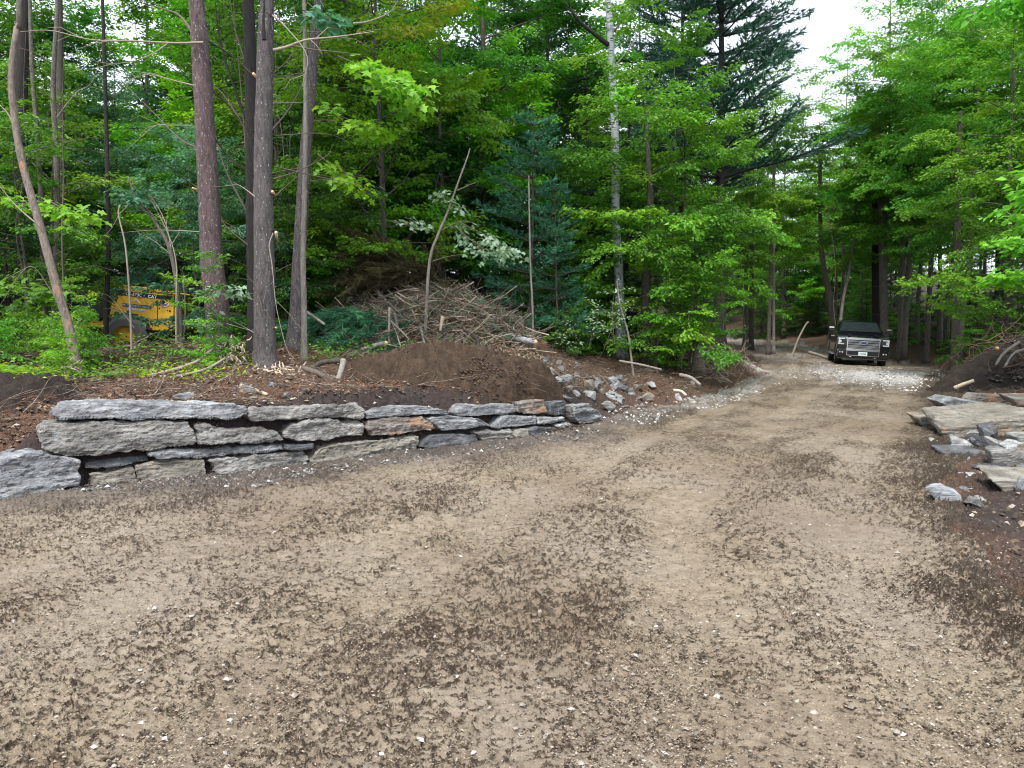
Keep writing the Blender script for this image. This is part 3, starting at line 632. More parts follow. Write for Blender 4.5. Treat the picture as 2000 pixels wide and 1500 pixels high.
MIDR = [
 ([(1061,765),(1081,761),(1100,772),(1098,780),(1076,784),(1061,774)], 12.9, (0,.3,.1), 'stone_pale', 'bright white rock just above the right end of the wall'),
 ([(1080,758),(1108,755),(1110,767),(1100,774)], 13.5, (0,.25,.06), 'stone_grey', 'grey rock with a flat top behind the bright white rock'),
 ([(1071,731),(1087,748),(1086,758),(1073,758)], 14.5, (0,.12,0), 'stone_blue', 'tall narrow blue-grey flake standing up on the slope'),
 ([(1088,731),(1103,733),(1103,746),(1092,744)], 15, (0,.1,0), 'stone_pale', 'small white flake beside the tall narrow flake'),
 ([(1021,735),(1030,725),(1054,728),(1057,741),(1036,744)], 13.6, (0,.3,.05), 'stone_tan', 'rounded tan boulder at the right shoulder of the dirt mound'),
 ([(999,760),(1011,757),(1027,778),(1006,778)], 12.3, (0,.2,0), 'stone_tan', 'buff broken rock on the dirt mound above the rust stained block'),
 ([(1180,768),(1216,786),(1214,793),(1187,780)], 14, (.1,.35,.08), 'stone_pale', 'long pale slab tipped on the rubble slope'),
 ([(1227,764),(1233,755),(1243,770),(1241,778),(1230,774)], 15, (0,.15,0), 'stone_blue', 'pointed blue-grey rock beside the rounded yellowish rock'),
 ([(1252,776),(1268,766),(1280,772),(1276,782),(1260,784)], 15, (0,.25,0), 'stone_tan', 'rounded yellowish rock on the rubble slope'),
 ([(1171,789),(1181,787),(1200,801),(1190,806)], 13.2, (.1,.25,.04), 'stone_grey', 'grey flake between the wall end and the road'),
 ([(1095,722),(1106,720),(1115,732),(1108,737)], 16, (0,.25,0), 'stone_grey', 'dull grey rock highest on the rubble slope'),
 ([(1060,711),(1084,713),(1086,720),(1068,721)], 17, (0,.35,0), 'stone_dark', 'flat dark rock at the top of the rubble slope by the bushes'),
 ([(1044,746),(1057,741),(1071,748),(1068,760),(1049,761)], 13.3, (0,.25,0), 'stone_grey', 'grey rock between the dirt mound and the tall flake'),
 ([(575,772),(592,756),(604,770),(598,786)], 9.6, (0,.2,0), 'stone_blue', 'blue-grey rock in the rubble behind the second capstone'),
 ([(330,775),(350,768),(372,780),(360,785)], 8.6, (.05,.2,.02), 'stone_blue', 'small bluish flake lying just behind the longest capstone'),
 ([(-20,765),(0,760),(22,768),(8,778),(-20,776)], 8.9, (0,.3,.05), 'stone_blue', 'bluish slab on the soil at the far left edge'),
 ([(985,705),(1000,699),(1012,706),(1002,714)], 15.5, (0,.2,0), 'stone_dark', 'dark rock on the crest right behind the dirt mound'),
]
for out_, d, b_, mt, lb in MIDR:
    stone(out_, d, b_, mt, lb, name='rock', cat='rock', group='loose rocks behind and beside the wall', vox=.022, amp=.01, strata=26, shrink=.8)
# small broken flakes: three shapes, many copies
def flake(seed, fl=.35):
    rs = np.random.RandomState(seed); bm = bmesh.new()
    for p in rs.normal(0, 1, (14, 3)):
        p = p / np.linalg.norm(p) * (.7 + .5 * rs.rand()); bm.verts.new((p[0] * .5, p[1] * .36, p[2] * .5 * fl))
    r = bmesh.ops.convex_hull(bm, input=bm.verts); bmesh.ops.delete(bm, geom=list({g for g in r['geom_unused'] + r['geom_interior'] if isinstance(g, bmesh.types.BMVert)}), context='VERTS')
    bmesh.ops.triangulate(bm, faces=bm.faces)
    me = bpy.data.meshes.new('flake'); bm.to_mesh(me); bm.free(); return me
FL = [flake(s, f) for s, f in ((1, .35), (2, .5), (3, .28), (4, .7), (5, .45))]
for me in FL: me.materials.append(M['stone_grey'])
rs = np.random.RandomState(11)
def flakes(n, region, sz, label, group, mats, sink=.25):
    k = 0
    while k < n:
        p = region(rs)
        if p is None: continue
        s = sz[0] + (sz[1] - sz[0]) * rs.rand() ** 2
        o = bpy.data.objects.new('rock_fragment', FL[rs.randint(5)]); C.objects.link(o)
        o.location = (p[0], p[1], H(p[0], p[1]) + s * .12); o.scale = (s * (.8 + .5 * rs.rand()), s, s * (.7 + .6 * rs.rand()))
        o.rotation_euler = (rs.normal(0, .35), rs.normal(0, .35), rs.rand() * 6.3)
        o.material_slots[0].link = 'OBJECT'; o.material_slots[0].material = M[mats[rs.randint(len(mats))]]
        tag(o, label, 'rock', group); k += 1
def strip(px0, px1, d0, d1, lo, hi, right=False):
    def f(rs):
        d = d0 + (d1 - d0) * rs.rand(); px = px0 + (px1 - px0) * rs.rand(); x = X_(px, d)
        z, sl, sr = near1(x, d); s = (sr if right else sl)[0]
        return (x, d) if lo < s < hi else None
    return f
flakes(60, strip(1020, 1330, 12.2, 17, .1, 2.6), (.10, .38), 'flake on the rubble slope', 'broken flakes on the rubble slope', ['stone_grey', 'stone_blue', 'stone_pale', 'stone_tan', 'stone_dark'])
flakes(64, strip(1740, 2080, 6.5, 15, .1, 2.8, True), (.10, .36), 'slate piece in the rock heap', 'slate pieces in the rock heap', ['stone_dark', 'stone_blue', 'stone_pale', 'stone_grey'])
flakes(24, strip(1230, 1480, 14, 22, -.1, 2.2), (.08, .26), 'small stone in the bend bank', 'stones in the bank by the bend', ['stone_tan', 'stone_grey', 'stone_pale'])
flakes(14, strip(430, 760, 8.9, 11, .8, 2.2), (.10, .30), 'small stone behind the wall top', 'stones behind the wall top', ['stone_blue', 'stone_grey', 'stone_dark'])
flakes(24, strip(1760, 2080, 7.6, 14.5, .3, 2.8, True), (.28, .62), 'angular rock of the right heap', 'larger angular rocks in the right heap', ['stone_dark', 'stone_blue', 'stone_tan', 'stone_grey', 'stone_pale'])
flakes(22, strip(1030, 1260, 12.4, 16, .3, 2.6), (.2, .48), 'angular rock of the rubble slope', 'larger angular rocks on the rubble slope', ['stone_blue', 'stone_pale', 'stone_grey', 'stone_tan'])
# pebbles: uncountable gravel, one object each place
def pebbles(name, pts, sizes, mat, label=None, dark=False):
    base = [np.array([(rs.normal(0, 1), rs.normal(0, 1), rs.normal(0, .5)) for _ in range(1)]) for _ in range(1)]
    oct_v = np.array([(1, 0, 0), (0, .8, 0), (-1, 0, 0), (0, -.8, 0), (0, 0, .55), (0, 0, -.5)], float)
    oct_f = np.array([(0, 1, 4), (1, 2, 4), (2, 3, 4), (3, 0, 4), (1, 0, 5), (2, 1, 5), (3, 2, 5), (0, 3, 5)])
    n = len(pts); a = rs.rand(n) * 6.3; v = np.repeat(oct_v[None], n, 0) * (1 + .5 * (rs.rand(n, 6, 1) - .5)) + .25 * (rs.rand(n, 6, 3) - .5)
    v = v * sizes[:, None, None]; ca, sa = np.cos(a)[:, None], np.sin(a)[:, None]
    X = v[..., 0] * ca - v[..., 1] * sa; Y = v[..., 0] * sa + v[..., 1] * ca; tl = rs.normal(0, .3, n)[:, None]
    Z = v[..., 2] + X * tl
    V = np.stack([X, Y, Z], -1) + pts[:, None, :]
    f = (oct_f[None] + (np.arange(n) * 6)[:, None, None]).reshape(-1)
    me = np_mesh(name, V.reshape(-1, 3), f, np.full(n * 8, 3), np.repeat(rs.rand(n), 8)); o = link(name, me, M[mat]); tag(o, label, kind='stuff'); return o
def peb_mat(name, st):
    m, n, b = newmat(name); n.links.new(ramp(n, st, attr(n, 'tint')).outputs[0], b.inputs['Base Color']); b.inputs['Roughness'].default_value = .85; M[name] = m
peb_mat('pebble', [(0, (.14, .125, .10)), (.6, (.27, .245, .21)), (.9, (.42, .40, .37)), (1, (.66, .65, .63))])
peb_mat('gravel_white', [(0, (.14, .14, .14)), (.4, (.32, .32, .315)), (1, (.60, .59, .58))])
peb_mat('bank_clod', [(0, (.02, .014, .010)), (.6, (.085, .058, .04)), (.88, (.20, .145, .10)), (1, (.42, .38, .33))])
peb_mat('foot_stone', [(0, (.05, .048, .05)), (.6, (.14, .135, .13)), (.9, (.30, .29, .28)), (1, (.58, .56, .53))])
peb_mat('pale_clod', [(0, (.14, .11, .08)), (.6, (.26, .21, .155)), (1, (.36, .31, .25))])
peb_mat('clod', [(0, (.018, .012, .008)), (.55, (.06, .043, .028)), (.85, (.14, .105, .07)), (1, (.27, .21, .15))])
def scatter(n, d0, d1, px0, px1, cond, dz=.004):
    u = rs.rand(n); d = 1 / (1 / d0 + u * (1 / d1 - 1 / d0)); px = px0 + (px1 - px0) * rs.rand(n); x = (px - 1000) / F * (d * CP + CAMZ * SP)
    z, sl, sr = land(x, d); m = cond(x, d, sl, sr); return np.stack([x, d, z + dz + lumps(x, d, sl, sr)], 1)[m]
p = scatter(1700, 2.4, 22, -350, 2350, lambda x, y, sl, sr: (sl < -.1) & (sr < .1)); s = .004 + .018 * rs.rand(len(p)) ** 3.5
pebbles('pebbles', p, s, 'pebble', 'small pale stones pressed into the muddy road')
def crumbs(n, d0, d1, name, mat, lo, s0, s1, label):
    u = rs.rand(n); d = 1 / (1 / d0 + u * (1 / d1 - 1 / d0)); px = -350 + 2700 * rs.rand(n); x = (px - 1000) / F * (d * CP + CAMZ * SP)
    z, sl, sr = land(x, d); cr, rel = mud(x, d, sr)[:2]; m = (cr > lo) & (sl < .1) & (sr < .3)
    q = np.stack([x, d, z + rel + .022 * fbm2(x * 1.1, d * 1.1, 8, 3) - .002], 1)[m]; pebbles(name, q, s0 + s1 * rs.rand(len(q)) ** 2, mat, label)
crumbs(230000, 2.3, 10, 'mud_crumbs', 'clod', .42, .002, .007, 'dark crumbs of churned mud on the road')
crumbs(60000, 2.3, 12, 'pale_crumbs', 'pale_clod', -1, .002, .007, 'pale crumbs of dried mud on the road')
p = scatter(9000, 7, 14, -100, 1300, lambda x, y, sl, sr: (sl > -.95 + .5 * vn2(x * 3, y * 3, 4)) & (sl < .08), .016); s = .010 + .03 * rs.rand(len(p)) ** 2.5
pebbles('gravel', p, s, 'foot_stone', 'loose stones and chips along the foot of the wall')
def wm(x, y, sl, sr):
    a = (np.exp(-(((x - 12.6) / 2.9) ** 2 + ((y - 23.5) / 5.5) ** 2)) > rs.rand(len(x)) * .7 + .1) & (sr < .4)
    b_ = (sl > -.9) & (sl < .25) & (x > 1.6) & (y < 24) & (rs.rand(len(x)) < .16)
    return a | b_
p = scatter(26000, 12, 33, 1100, 1900, wm, .012); s = .012 + .045 * rs.rand(len(p)) ** 2
pebbles('white_gravel', p, s, 'gravel_white', 'crushed white stone spread at the road edges near the pickup')
p = scatter(22000, 2.6, 13, 1450, 3200, lambda x, y, sl, sr: (sr > -.15 + .3 * (vn2(x * 2, y * 2, 5) - .5)) & (sr < 2.8), .0); s = .012 + .035 * rs.rand(len(p)) ** 2
pebbles('soil_clods', p, s, 'bank_clod', 'dark brown clods of soil along the right road edge')
p = scatter(9000, 7.2, 12, -300, 1200, lambda x, y, sl, sr: (sl > -.5) & (sl < .6) & ((x < -4.3) | (sl < .1)), .0); s = .012 + .03 * rs.rand(len(p)) ** 2
pebbles('wall_foot_soil', p, s, 'clod', 'dark soil crumbs at the foot and left end of the wall')
p = scatter(40000, 7.6, 20, -350, 1500, lambda x, y, sl, sr: (sl > .2) & (sl < 4.5), .01); s = .008 + .032 * rs.rand(len(p)) ** 3
pebbles('bank_clods', p, s, 'bank_clod', 'clods, chips and small stones in the soil of the bank')
# ================================================================ TREES
def seg_trunk(tb, pts, r0, r1, k=9, flare=True, n=26, wob=.08):
    c = curve_pts(pts, n); t = np.linspace(0, 1, n); r = r0 + (r1 - r0) * t
    if flare: r = r * (1 + .55 * np.exp(-t * n / 1.1))
    tb.tube(c, r, k, wob=wob); return c, r
def broadleaf(name, seed, Ht, r0, base, Rr, nb, size=.09, dens=1.0, tint=.45, tvar=.16, wob=.02, rise=.35, tpl=RHOMB, prof='full', dead=0, flat=.5, lean=(0, 0), droop=.35, tmb=None, topthin=0):
    """a trunk mesh with limbs and a crown mesh of separate leaves"""
    rs = np.random.RandomState(seed); tb = TB(); lv = LV()
    n = 9; tt = np.linspace(0, 1, n); wx = np.cumsum(rs.normal(0, wob, n)) * Ht / 6; wy = np.cumsum(rs.normal(0, wob, n)) * Ht / 6
    ctrl = np.stack([(wx - wx[0]) + lean[0] * tt * Ht, (wy - wy[0]) + lean[1] * tt * Ht, tt * Ht], 1)
    c, r = seg_trunk(tb, ctrl, r0, r0 * .12, k=8, n=24)
    def at(h): i = np.interp(h / Ht, np.linspace(0, 1, len(c)), np.arange(len(c))); a = int(min(i, len(c) - 2)); return c[a] + (c[a + 1] - c[a]) * (i - a), np.interp(h / Ht, np.linspace(0, 1, len(c)), r)
    for i in range(nb):
        f = (i + rs.rand() * .8) / nb; h = base + (Ht * .98 - base) * f; az = i * 2.399 + rs.normal(0, .35)
        pr = {'full': .35 + .75 * math.sin(math.pi * min(1, f * .85 + .18)), 'low': 1.0 - .75 * f, 'high': .5 + .6 * math.sin(math.pi * (f * .8 + .1)), 'edge': .7 + .3 * math.sin(math.pi * f)}[prof]
        if f > .93: pr *= .55
        L = max(.4, Rr * pr * (.7 + .5 * rs.rand())); el = rise * (.3 + 1.3 * f) + rs.normal(0, .24)
        d = np.array([math.cos(az) * math.cos(el), math.sin(az) * math.cos(el), math.sin(el)])
        p, rr = at(h); ti = tint + rs.normal(0, tvar) + .12 * f
        dn = dens * (1 - topthin * f)
        if L > 1.6:
            k = int(L / .75); q = p.copy(); dd = d.copy(); st = [q.copy()]
            for j in range(k):
                dd = dd + rs.normal(0, .15, 3) + [0, 0, -.03]; dd /= np.linalg.norm(dd); q = q + dd * L * .62 / k; st.append(q.copy())
                if j >= k * .25:
                    for sg in (-1, 1):
                        if rs.rand() < .8:
                            s_ = np.cross(dd, [0, 0, 1.]); s_ /= np.linalg.norm(s_) + 1e-9
                            spray(rs, lv, tb, q, dd * .8 + s_ * sg * (.6 + .4 * rs.rand()) + [0, 0, rs.normal(0.05, .33)], L * .42 * (.6 + .6 * rs.rand()), size, ti + rs.normal(0, .06), dn, flat, True, .010, droop=droop)
            tb.tube(np.array(st), np.linspace(max(.018, rr * .42), .012, len(st)), 5, cap=False)
            spray(rs, lv, tb, q, dd, L * .45, size, ti, dn, flat, True, .011, droop=droop)
        else: spray(rs, lv, tb, p, d, L, size, ti, dn, flat, True, max(.008, rr * .3), droop=droop)
    for i in range(dead):
        h = base * (.25 + .7 * rs.rand()); az = rs.rand() * 6.3; p, rr = at(h); L = .5 + 1.6 * rs.rand(); el = rs.normal(.25, .2)
        d = np.array([math.cos(az) * math.cos(el), math.sin(az) * math.cos(el), math.sin(el)]); m_ = p + d * L * .5 + rs.normal(0, .06, 3)
        tb.tube([p, m_, p + d * L + [0, 0, -.1 * L]], [.016, .011, .004], 4, cap=False)
    return tb.mesh(name + '_trunk'), lv.mesh(name + '_crown', tpl), lv.count()
def needles(rs, lv, p, d, n, L, tint, spread=.7):
    dd = d / (np.linalg.norm(d) + 1e-9) + rs.normal(0, spread, (n, 3)) * [1, 1, .8]
    lv.add(np.repeat(p[None], n, 0) + rs.normal(0, .015, (n, 3)), dd, rs.normal(0, 1, (n, 3)), L * (.7 + .5 * rs.rand(n)), tint + rs.normal(0, .1, n))
def conifer(name, seed, Ht, r0, base, Rr, step, kind='pine', tint=.4, per=5, nl=.13, dens=1.0, up=.25):
    rs = np.random.RandomState(seed); tb = TB(); lv = LV(); n = 9
    ctrl = np.stack([np.cumsum(rs.normal(0, .02, n)) * Ht / 8, np.cumsum(rs.normal(0, .02, n)) * Ht / 8, np.linspace(0, Ht, n)], 1); ctrl[:, :2] -= ctrl[0, :2]
    c, r = seg_trunk(tb, ctrl, r0, .015, k=8)
    h = base
    while h < Ht * .99:
        f = (h - base) / (Ht - base); p0 = np.array([np.interp(h, c[:, 2], c[:, 0]), np.interp(h, c[:, 2], c[:, 1]), h])
        for i in range(per):
            az = rs.rand() * 6.3; L = Rr * (1 - f) ** .75 * (.65 + .5 * rs.rand()) + .25
            if kind == 'pine': L *= (.75 + .5 * vn2(np.array([h * .5]), np.array([az]), seed)[0])
            d = np.array([math.cos(az), math.sin(az), up * (.6 + .8 * f) + rs.normal(0, .08)]); d /= np.linalg.norm(d)
            k = max(3, int(L / .3)); q = p0.copy(); pts = [q.copy()]; dd = d.copy(); ti = tint + rs.normal(0, .12)
            for j in range(k):
                dd = dd + rs.normal(0, .05, 3) + [0, 0, (.022 if kind == 'pine' else -.05)]; dd /= np.linalg.norm(dd); q = q + dd * L / k; pts.append(q.copy())
                fr = (j + 1) / k
                if fr < .25 and kind == 'pine': continue
                s_ = np.cross(dd, [0, 0, 1.]); s_ /= np.linalg.norm(s_) + 1e-9
                for sg in (-1, 1):
                    l = L * .42 * (1.15 - fr) * (.6 + .6 * rs.rand()) + .1
                    td = dd * .75 + s_ * sg * (.5 + .4 * rs.rand()) + [0, 0, (.18 if kind == 'pine' else -.08)]; td /= np.linalg.norm(td)
                    m_ = max(2, int(l / (.16 if kind == 'pine' else .07) * dens))
                    for g in range(m_):
                        e = q + td * l * (g + 1) / m_
                        if kind == 'pine': needles(rs, lv, e, td, 9, nl, ti, .55)
                        else:
                            for s2 in (-1, 1):
                                ld = td * .7 + np.cross(td, [0, 0, 1.]) * s2 * .8
                                lv.add(e[None] + rs.normal(0, .01, (2, 3)), ld[None] + rs.normal(0, .18, (2, 3)), np.array([[0, 0, 1.]] * 2) + rs.normal(0, .3, (2, 3)), nl * (.7 + .5 * rs.rand(2)) * (1.2 - .5 * g / m_), ti + rs.normal(0, .1, 2))
                    if l > .35: tb.tube([q, q + td * l], [.008, .003], 3, cap=False)
                if kind == 'pine': needles(rs, lv, q, dd, 7, nl, ti, .5)
            tb.tube(pts, np.linspace(.012 + .012 * L, .004, len(pts)), 4, cap=False)
        h += step * (.7 + .6 * rs.rand())
    tpl = NEEDLE * [1, 2.3 if kind == 'pine' else 4.6, 1]
    return tb.mesh(name + '_trunk'), lv.mesh(name + '_crown', tpl), lv.count()
PR = {}
def proto(key, res, bark, leaf):
    tm, cm, n = res; tm.materials.append(M[bark]); cm.materials.append(M[leaf]); PR[key] = (tm, cm); return n
cnt = {}
cnt['mA'] = proto('mA', broadleaf('maple', 21, 13.5, .14, 2.2, 3.4, 44, .125, .8, dead=5), 'bark_mid', 'leaf_green')
cnt['mB'] = proto('mB', broadleaf('maple', 22, 11.0, .10, 1.3, 2.8, 46, .115, .8, dead=4, wob=.03), 'bark_mid', 'leaf_green')
cnt['mC'] = proto('mC', broadleaf('maple', 23, 16.5, .135, 3.6, 3.9, 46, .135, .85, dead=7), 'bark_grey', 'leaf_green')
cnt['mD'] = proto('mD', broadleaf('maple', 24, 19.0, .13, 6.0, 3.6, 44, .135, .6, dead=6, topthin=.45, wob=.015), 'bark_grey', 'leaf_yellow')
cnt['mE'] = proto('mE', broadleaf('maple', 29, 18.5, .115, 5.6, 3.4, 40, .135, .62, dead=9, topthin=.3, wob=.02), 'bark_grey', 'leaf_bright')
cnt['un'] = proto('un', broadleaf('understory', 25, 6.2, .045, .7, 2.1, 30, .095, .95, rise=.22, flat=.38, wob=.035), 'bark_mid', 'leaf_bright')
cnt['u2'] = proto('u2', broadleaf('understory', 26, 4.2, .03, .3, 1.6, 24, .09, .95, rise=.25, flat=.38, wob=.04), 'bark_mid', 'leaf_green')
cnt['sp'] = proto('sp', broadleaf('sapling', 27, 2.4, .014, .3, .75, 13, .08, .9, rise=.4, wob=.04), 'twig', 'leaf_green')
cnt['s2'] = proto('s2', broadleaf('sapling', 28, 1.1, .008, .12, .45, 10, .075, 1.0, rise=.5, wob=.05), 'twig', 'leaf_bright')
cnt['pi'] = proto('pi', conifer('pine', 31, 19, .22, 6.5, 3.6, .5, 'pine', per=6, nl=.24, dens=1.0, up=.25), 'bark_dark', 'needle')
cnt['py'] = proto('py', conifer('pine', 32, 6.5, .06, .5, 1.7, .42, 'pine', per=5, nl=.15, up=.25, dens=1.0), 'bark_mid', 'needle_young')
cnt['he'] = proto('he', conifer('hemlock', 33, 9.5, .10, .8, 2.4, .42, 'hemlock', per=5, nl=.14, up=.08, dens=.7), 'bark_dark', 'needle')
print('LEAVES', cnt)
def tree(key, loc, sc_=1.0, rz=None, leaf=None, bark=None, label=None, name='tree', cat='tree', group=None, rs=np.random.RandomState(5), sz=None, crown='crown'):
    tm, cm = PR[key]; o = empty(name, loc, rs.rand() * 6.28 if rz is None else rz)
    s = sc_ * (1 if sz is None else 1); o.scale = (s, s, (sz or s))
    for nm, me, mt in (('trunk', tm, bark), (crown, cm, leaf)):
        c = bpy.data.objects.new(nm, me); C.objects.link(c); c.parent = o
        if mt: c.material_slots[0].link = 'OBJECT'; c.material_slots[0].material = M[mt]
    o.rotation_euler[0] = rs.normal(0, .015); o.rotation_euler[1] = rs.normal(0, .015)
    tag(o, label, cat, group); return o
def T(key, px, d, sc_, leaf, label, name='tree', group=None, **k):
    g = GP(px, d, -.05); return tree(key, g, sc_, leaf=leaf, label=label, name=name, group=group, **k)

# ---------------- individual trees the photo shows
HERO = [
 # key, px, d, scale, leaf, label, name, extra
 ('mB', 868, 21.5, 1.05, 'leaf_yellow', 'yellow-green maple with the brightest crown, above and behind the brush pile', 'maple_tree', {}),
 ('mB', 760, 17.5, .92, 'leaf_yellow', 'lime green maple reaching over the brush pile beside the pine trunks', 'maple_tree', {}),
 ('un', 1325, 20.0, 1.28, 'leaf_bright', 'bright green young maple in dense flat layers where the bank meets the road bend', 'maple_tree', {}),
 ('un', 1255, 21.5, 1.0, 'leaf_bright', 'bright green young maple directly left of the densest layered one', 'maple_tree', {}),
 ('u2', 1350, 19.0, 1.0, 'leaf_bright', 'low bright green maple bush at the tip of the bank', 'maple_bush', {}),
 ('u2', 1280, 18.8, .95, 'leaf_bright', 'low bright maple bush one step left of the bank tip', 'maple_bush', {}),
 ('py', 1035, 18.5, .85, 'needle_young', 'young blue-green pine with soft needles in the middle of the forest edge', 'pine_tree', {}),
 ('py', 1090, 18.2, .62, 'needle_young', 'short young pine right of the taller blue-green one', 'pine_tree', {}),
 ('py', 930, 27, 1.55, 'needle_young', 'blue-green pine top showing among the dark maples high above the brush pile', 'pine_tree', {}),
 ('he', 1150, 22.5, .95, 'needle', 'dark hemlock left of the birch trunk', 'hemlock_tree', {}),
 ('he', 1225, 24, 1.0, 'needle', 'dark hemlock right behind the birch trunk', 'hemlock_tree', {}),
 ('pi', 1405, 29, 1.06, 'needle', 'tall dark pine with long upswept boughs against the sky gap', 'pine_tree', {}),
 ('pi', 1330, 33, 1.0, 'needle', 'tall dark pine standing behind the one at the sky gap', 'pine_tree', {}),
 ('mD', 1722, 38, 1.02, 'leaf_yellow', 'tall twin-trunked maple right behind the pickup, its thin top against the sky', 'maple_tree', {}),
 ('mE', 1765, 36, 1.0, 'leaf_green', 'maple with a grey-speckled trunk just right of the pickup', 'maple_tree', {}),
 ('mD', 1835, 37, .98, 'leaf_yellow', 'tall yellow-green maple second to the right of the pickup', 'maple_tree', {}),
 ('mE', 1872, 31, 1.0, 'leaf_bright', 'bright green maple by the dark root mound on the right', 'maple_tree', {}),
 ('mE', 1965, 33, 1.05, 'leaf_bright', 'tall bright maple above the root mound at the right edge', 'maple_tree', {}),
 ('mB', 1965, 22, .95, 'leaf_bright', 'light green maple nearest the right edge leaning over the root mound', 'maple_tree', {}),
 ('u2', 1905, 24.5, .62, 'leaf_bright', 'small sprig of bright leaves at the left foot of the root mound', 'maple_bush', {}),
 ('mE', 1640, 46, .95, 'leaf_yellow', 'forked maple left of the pickup at the back of the road', 'maple_tree', {}),
 ('mA', 1530, 58, 1.05, 'leaf_yellow', 'yellow-green maple closing the end of the road below the sky gap', 'maple_tree', {}),
 ('mA', 1465, 62, 1.1, 'leaf_green', 'maple at the far road bend under the dark pine', 'maple_tree', {}),
 ('mA', 1595, 64, 1.0, 'leaf_yellow', 'pale yellow-green maple far behind the pickup below the sky gap', 'maple_tree', {}),
 ('u2', 1500, 49, 1.1, 'leaf_green', 'small pale maple at the back edge of the far road', 'maple_bush', {}),
 ('mB', 250, 24.5, .8, 'leaf_teal', 'bluish green maple above and behind the yellow roller', 'maple_tree', {}),
 ('mC', 300, 30, 1.05, 'leaf_green', 'tall broad maple filling the gap above the roller', 'maple_tree', {}),
 ('mA', 440, 24.5, 1.0, 'leaf_yellow', 'yellow-green maple right behind the reddish pine trunk', 'maple_tree', {}),
 ('un', 60, 14.5, .8, 'leaf_green', 'leafy young maple at the far left edge behind the crooked trunk', 'maple_tree', {}),
 ('un', 660, 18.5, .8, 'leaf_green', 'young maple in the shade right of the thin pale trunk', 'maple_tree', {}),
 ('un', 330, 23.5, .9, 'leaf_green', 'shaded maple directly behind the roller hood', 'maple_tree', {}),
]
for key, px, d, s, leaf, lb, nm, kw in HERO:
    T(key, px, d, s, leaf, lb, nm, **kw)
# ---------------- the forest behind
KEEP = [X_(p, d) for p, d in ((280, 21),)]
def blocked(x, y):
    if abs(x - X_(262, 21)) < 3.4 and abs(y - 21.5) < 3.0: return True
    q = 1000 + F * x / y
    if 165 < q < 385 and 9.4 < y < 20.5: return True
    if abs(x - X_(830, 17)) < 3.0 and abs(y - 17) < 2.2: return True
    return False
used = [(X_(h[1], h[2]), h[2]) for h in HERO]
def fill(n, px0, px1, d0, d1, kinds, leafs, smin, gap, label, group, name='tree', side=0, seed=1, margin=1.2, barks=('bark_mid', 'bark_grey', 'bark_dark'), cat='tree', maxtry=4000, vary=None):
    rs = np.random.RandomState(seed); k = 0
    for _ in range(maxtry):
        if k >= n: break
        d = math.sqrt(d0 * d0 + (d1 * d1 - d0 * d0) * rs.rand()); px = px0 + (px1 - px0) * rs.rand(); x = X_(px, d)
        z, sl, sr = near1(x, d)
        if max(sl[0], sr[0]) < margin or blocked(x, d): continue
        if side == 1 and sl[0] < margin: continue
        if side == 2 and sr[0] < margin: continue
        if any((x - a) ** 2 + (d - b) ** 2 < gap * gap for a, b in used): continue
        used.append((x, d)); k += 1
        i = rs.randint(len(kinds)); s = smin * (.85 + .35 * rs.rand())
        lb = label if vary is None else vary(kinds[i], leafs[i % len(leafs)])
        tree(kinds[i], (x, d, z[0] - .08), s, leaf=leafs[rs.randint(len(leafs))] if kinds[i] not in ('pi', 'he', 'py') else ('needle' if kinds[i] != 'py' else 'needle_young'), bark=barks[rs.randint(len(barks))], label=label, name=name, group=group, rs=rs, cat=cat)
    return k
fill(9, -250, 1020, 15.2, 18.5, ['un', 'u2', 'un'], ['leaf_green', 'leaf_dark', 'leaf_green', 'leaf_teal'], .85, 1.5, 'young maple edging the left forest', 'young maples at the edge of the left forest', 'maple_tree', 1, 41, 5)
fill(16, -420, 1120, 17.5, 26, ['mB', 'mA', 'mB', 'he'], ['leaf_green', 'leaf_dark', 'leaf_yellow', 'leaf_green'], 1.0, 2.2, 'tree in the first forest rows', 'first rows of the left forest', 'forest_tree', 1, 42, 6)
fill(26, -350, 1400, 26, 42, ['mA', 'mC', 'mC', 'he', 'pi'], ['leaf_dark', 'leaf_green', 'leaf_green', 'leaf_dark'], 1.0, 3.0, 'tall tree inside the left forest', 'inner rows of the left forest', 'forest_tree', 1, 43, 5)
fill(14, -100, 1400, 18, 34, ['u2', 'un', 'he'], ['leaf_dark', 'leaf_green'], .8, 1.9, 'small understory tree, left forest', 'understory of the left forest', 'small_tree', 1, 44, 5)
fill(20, 1380, 2300, 42, 62, ['mE', 'mA', 'mE', 'mD', 'mE'], ['leaf_green', 'leaf_bright', 'leaf_green', 'leaf_yellow'], 1.0, 3.0, 'tall tree beyond the pickup', 'forest beyond the pickup', 'forest_tree', 0, 45, 2)
fill(9, 1760, 2350, 33, 43, ['mE', 'mD', 'mE'], ['leaf_green', 'leaf_bright', 'leaf_yellow'], 1.0, 2.6, 'tall maple edging the right forest', 'front row of the right forest', 'maple_tree', 2, 46, 3.0)
fill(24, 1740, 2400, 27, 50, ['u2', 'un', 'u2'], ['leaf_green', 'leaf_bright', 'leaf_dark'], .85, 1.8, 'small understory tree, right forest', 'understory of the right forest', 'small_tree', 2, 47, 3)
fill(22, 1380, 1700, 46, 88, ['u2', 'un', 'he'], ['leaf_dark', 'leaf_dark', 'leaf_green'], 1.0, 2.2, 'small tree at the road end', 'understory at the end of the road', 'small_tree', 0, 48, 1.5)
fill(26, 1340, 1760, 52, 100, ['mA', 'mC', 'mB'], ['leaf_green', 'leaf_yellow', 'leaf_bright', 'leaf_green'], 1.0, 2.6, 'tree closing the road view', 'trees closing the view along the road', 'forest_tree', 0, 52, 1.2)
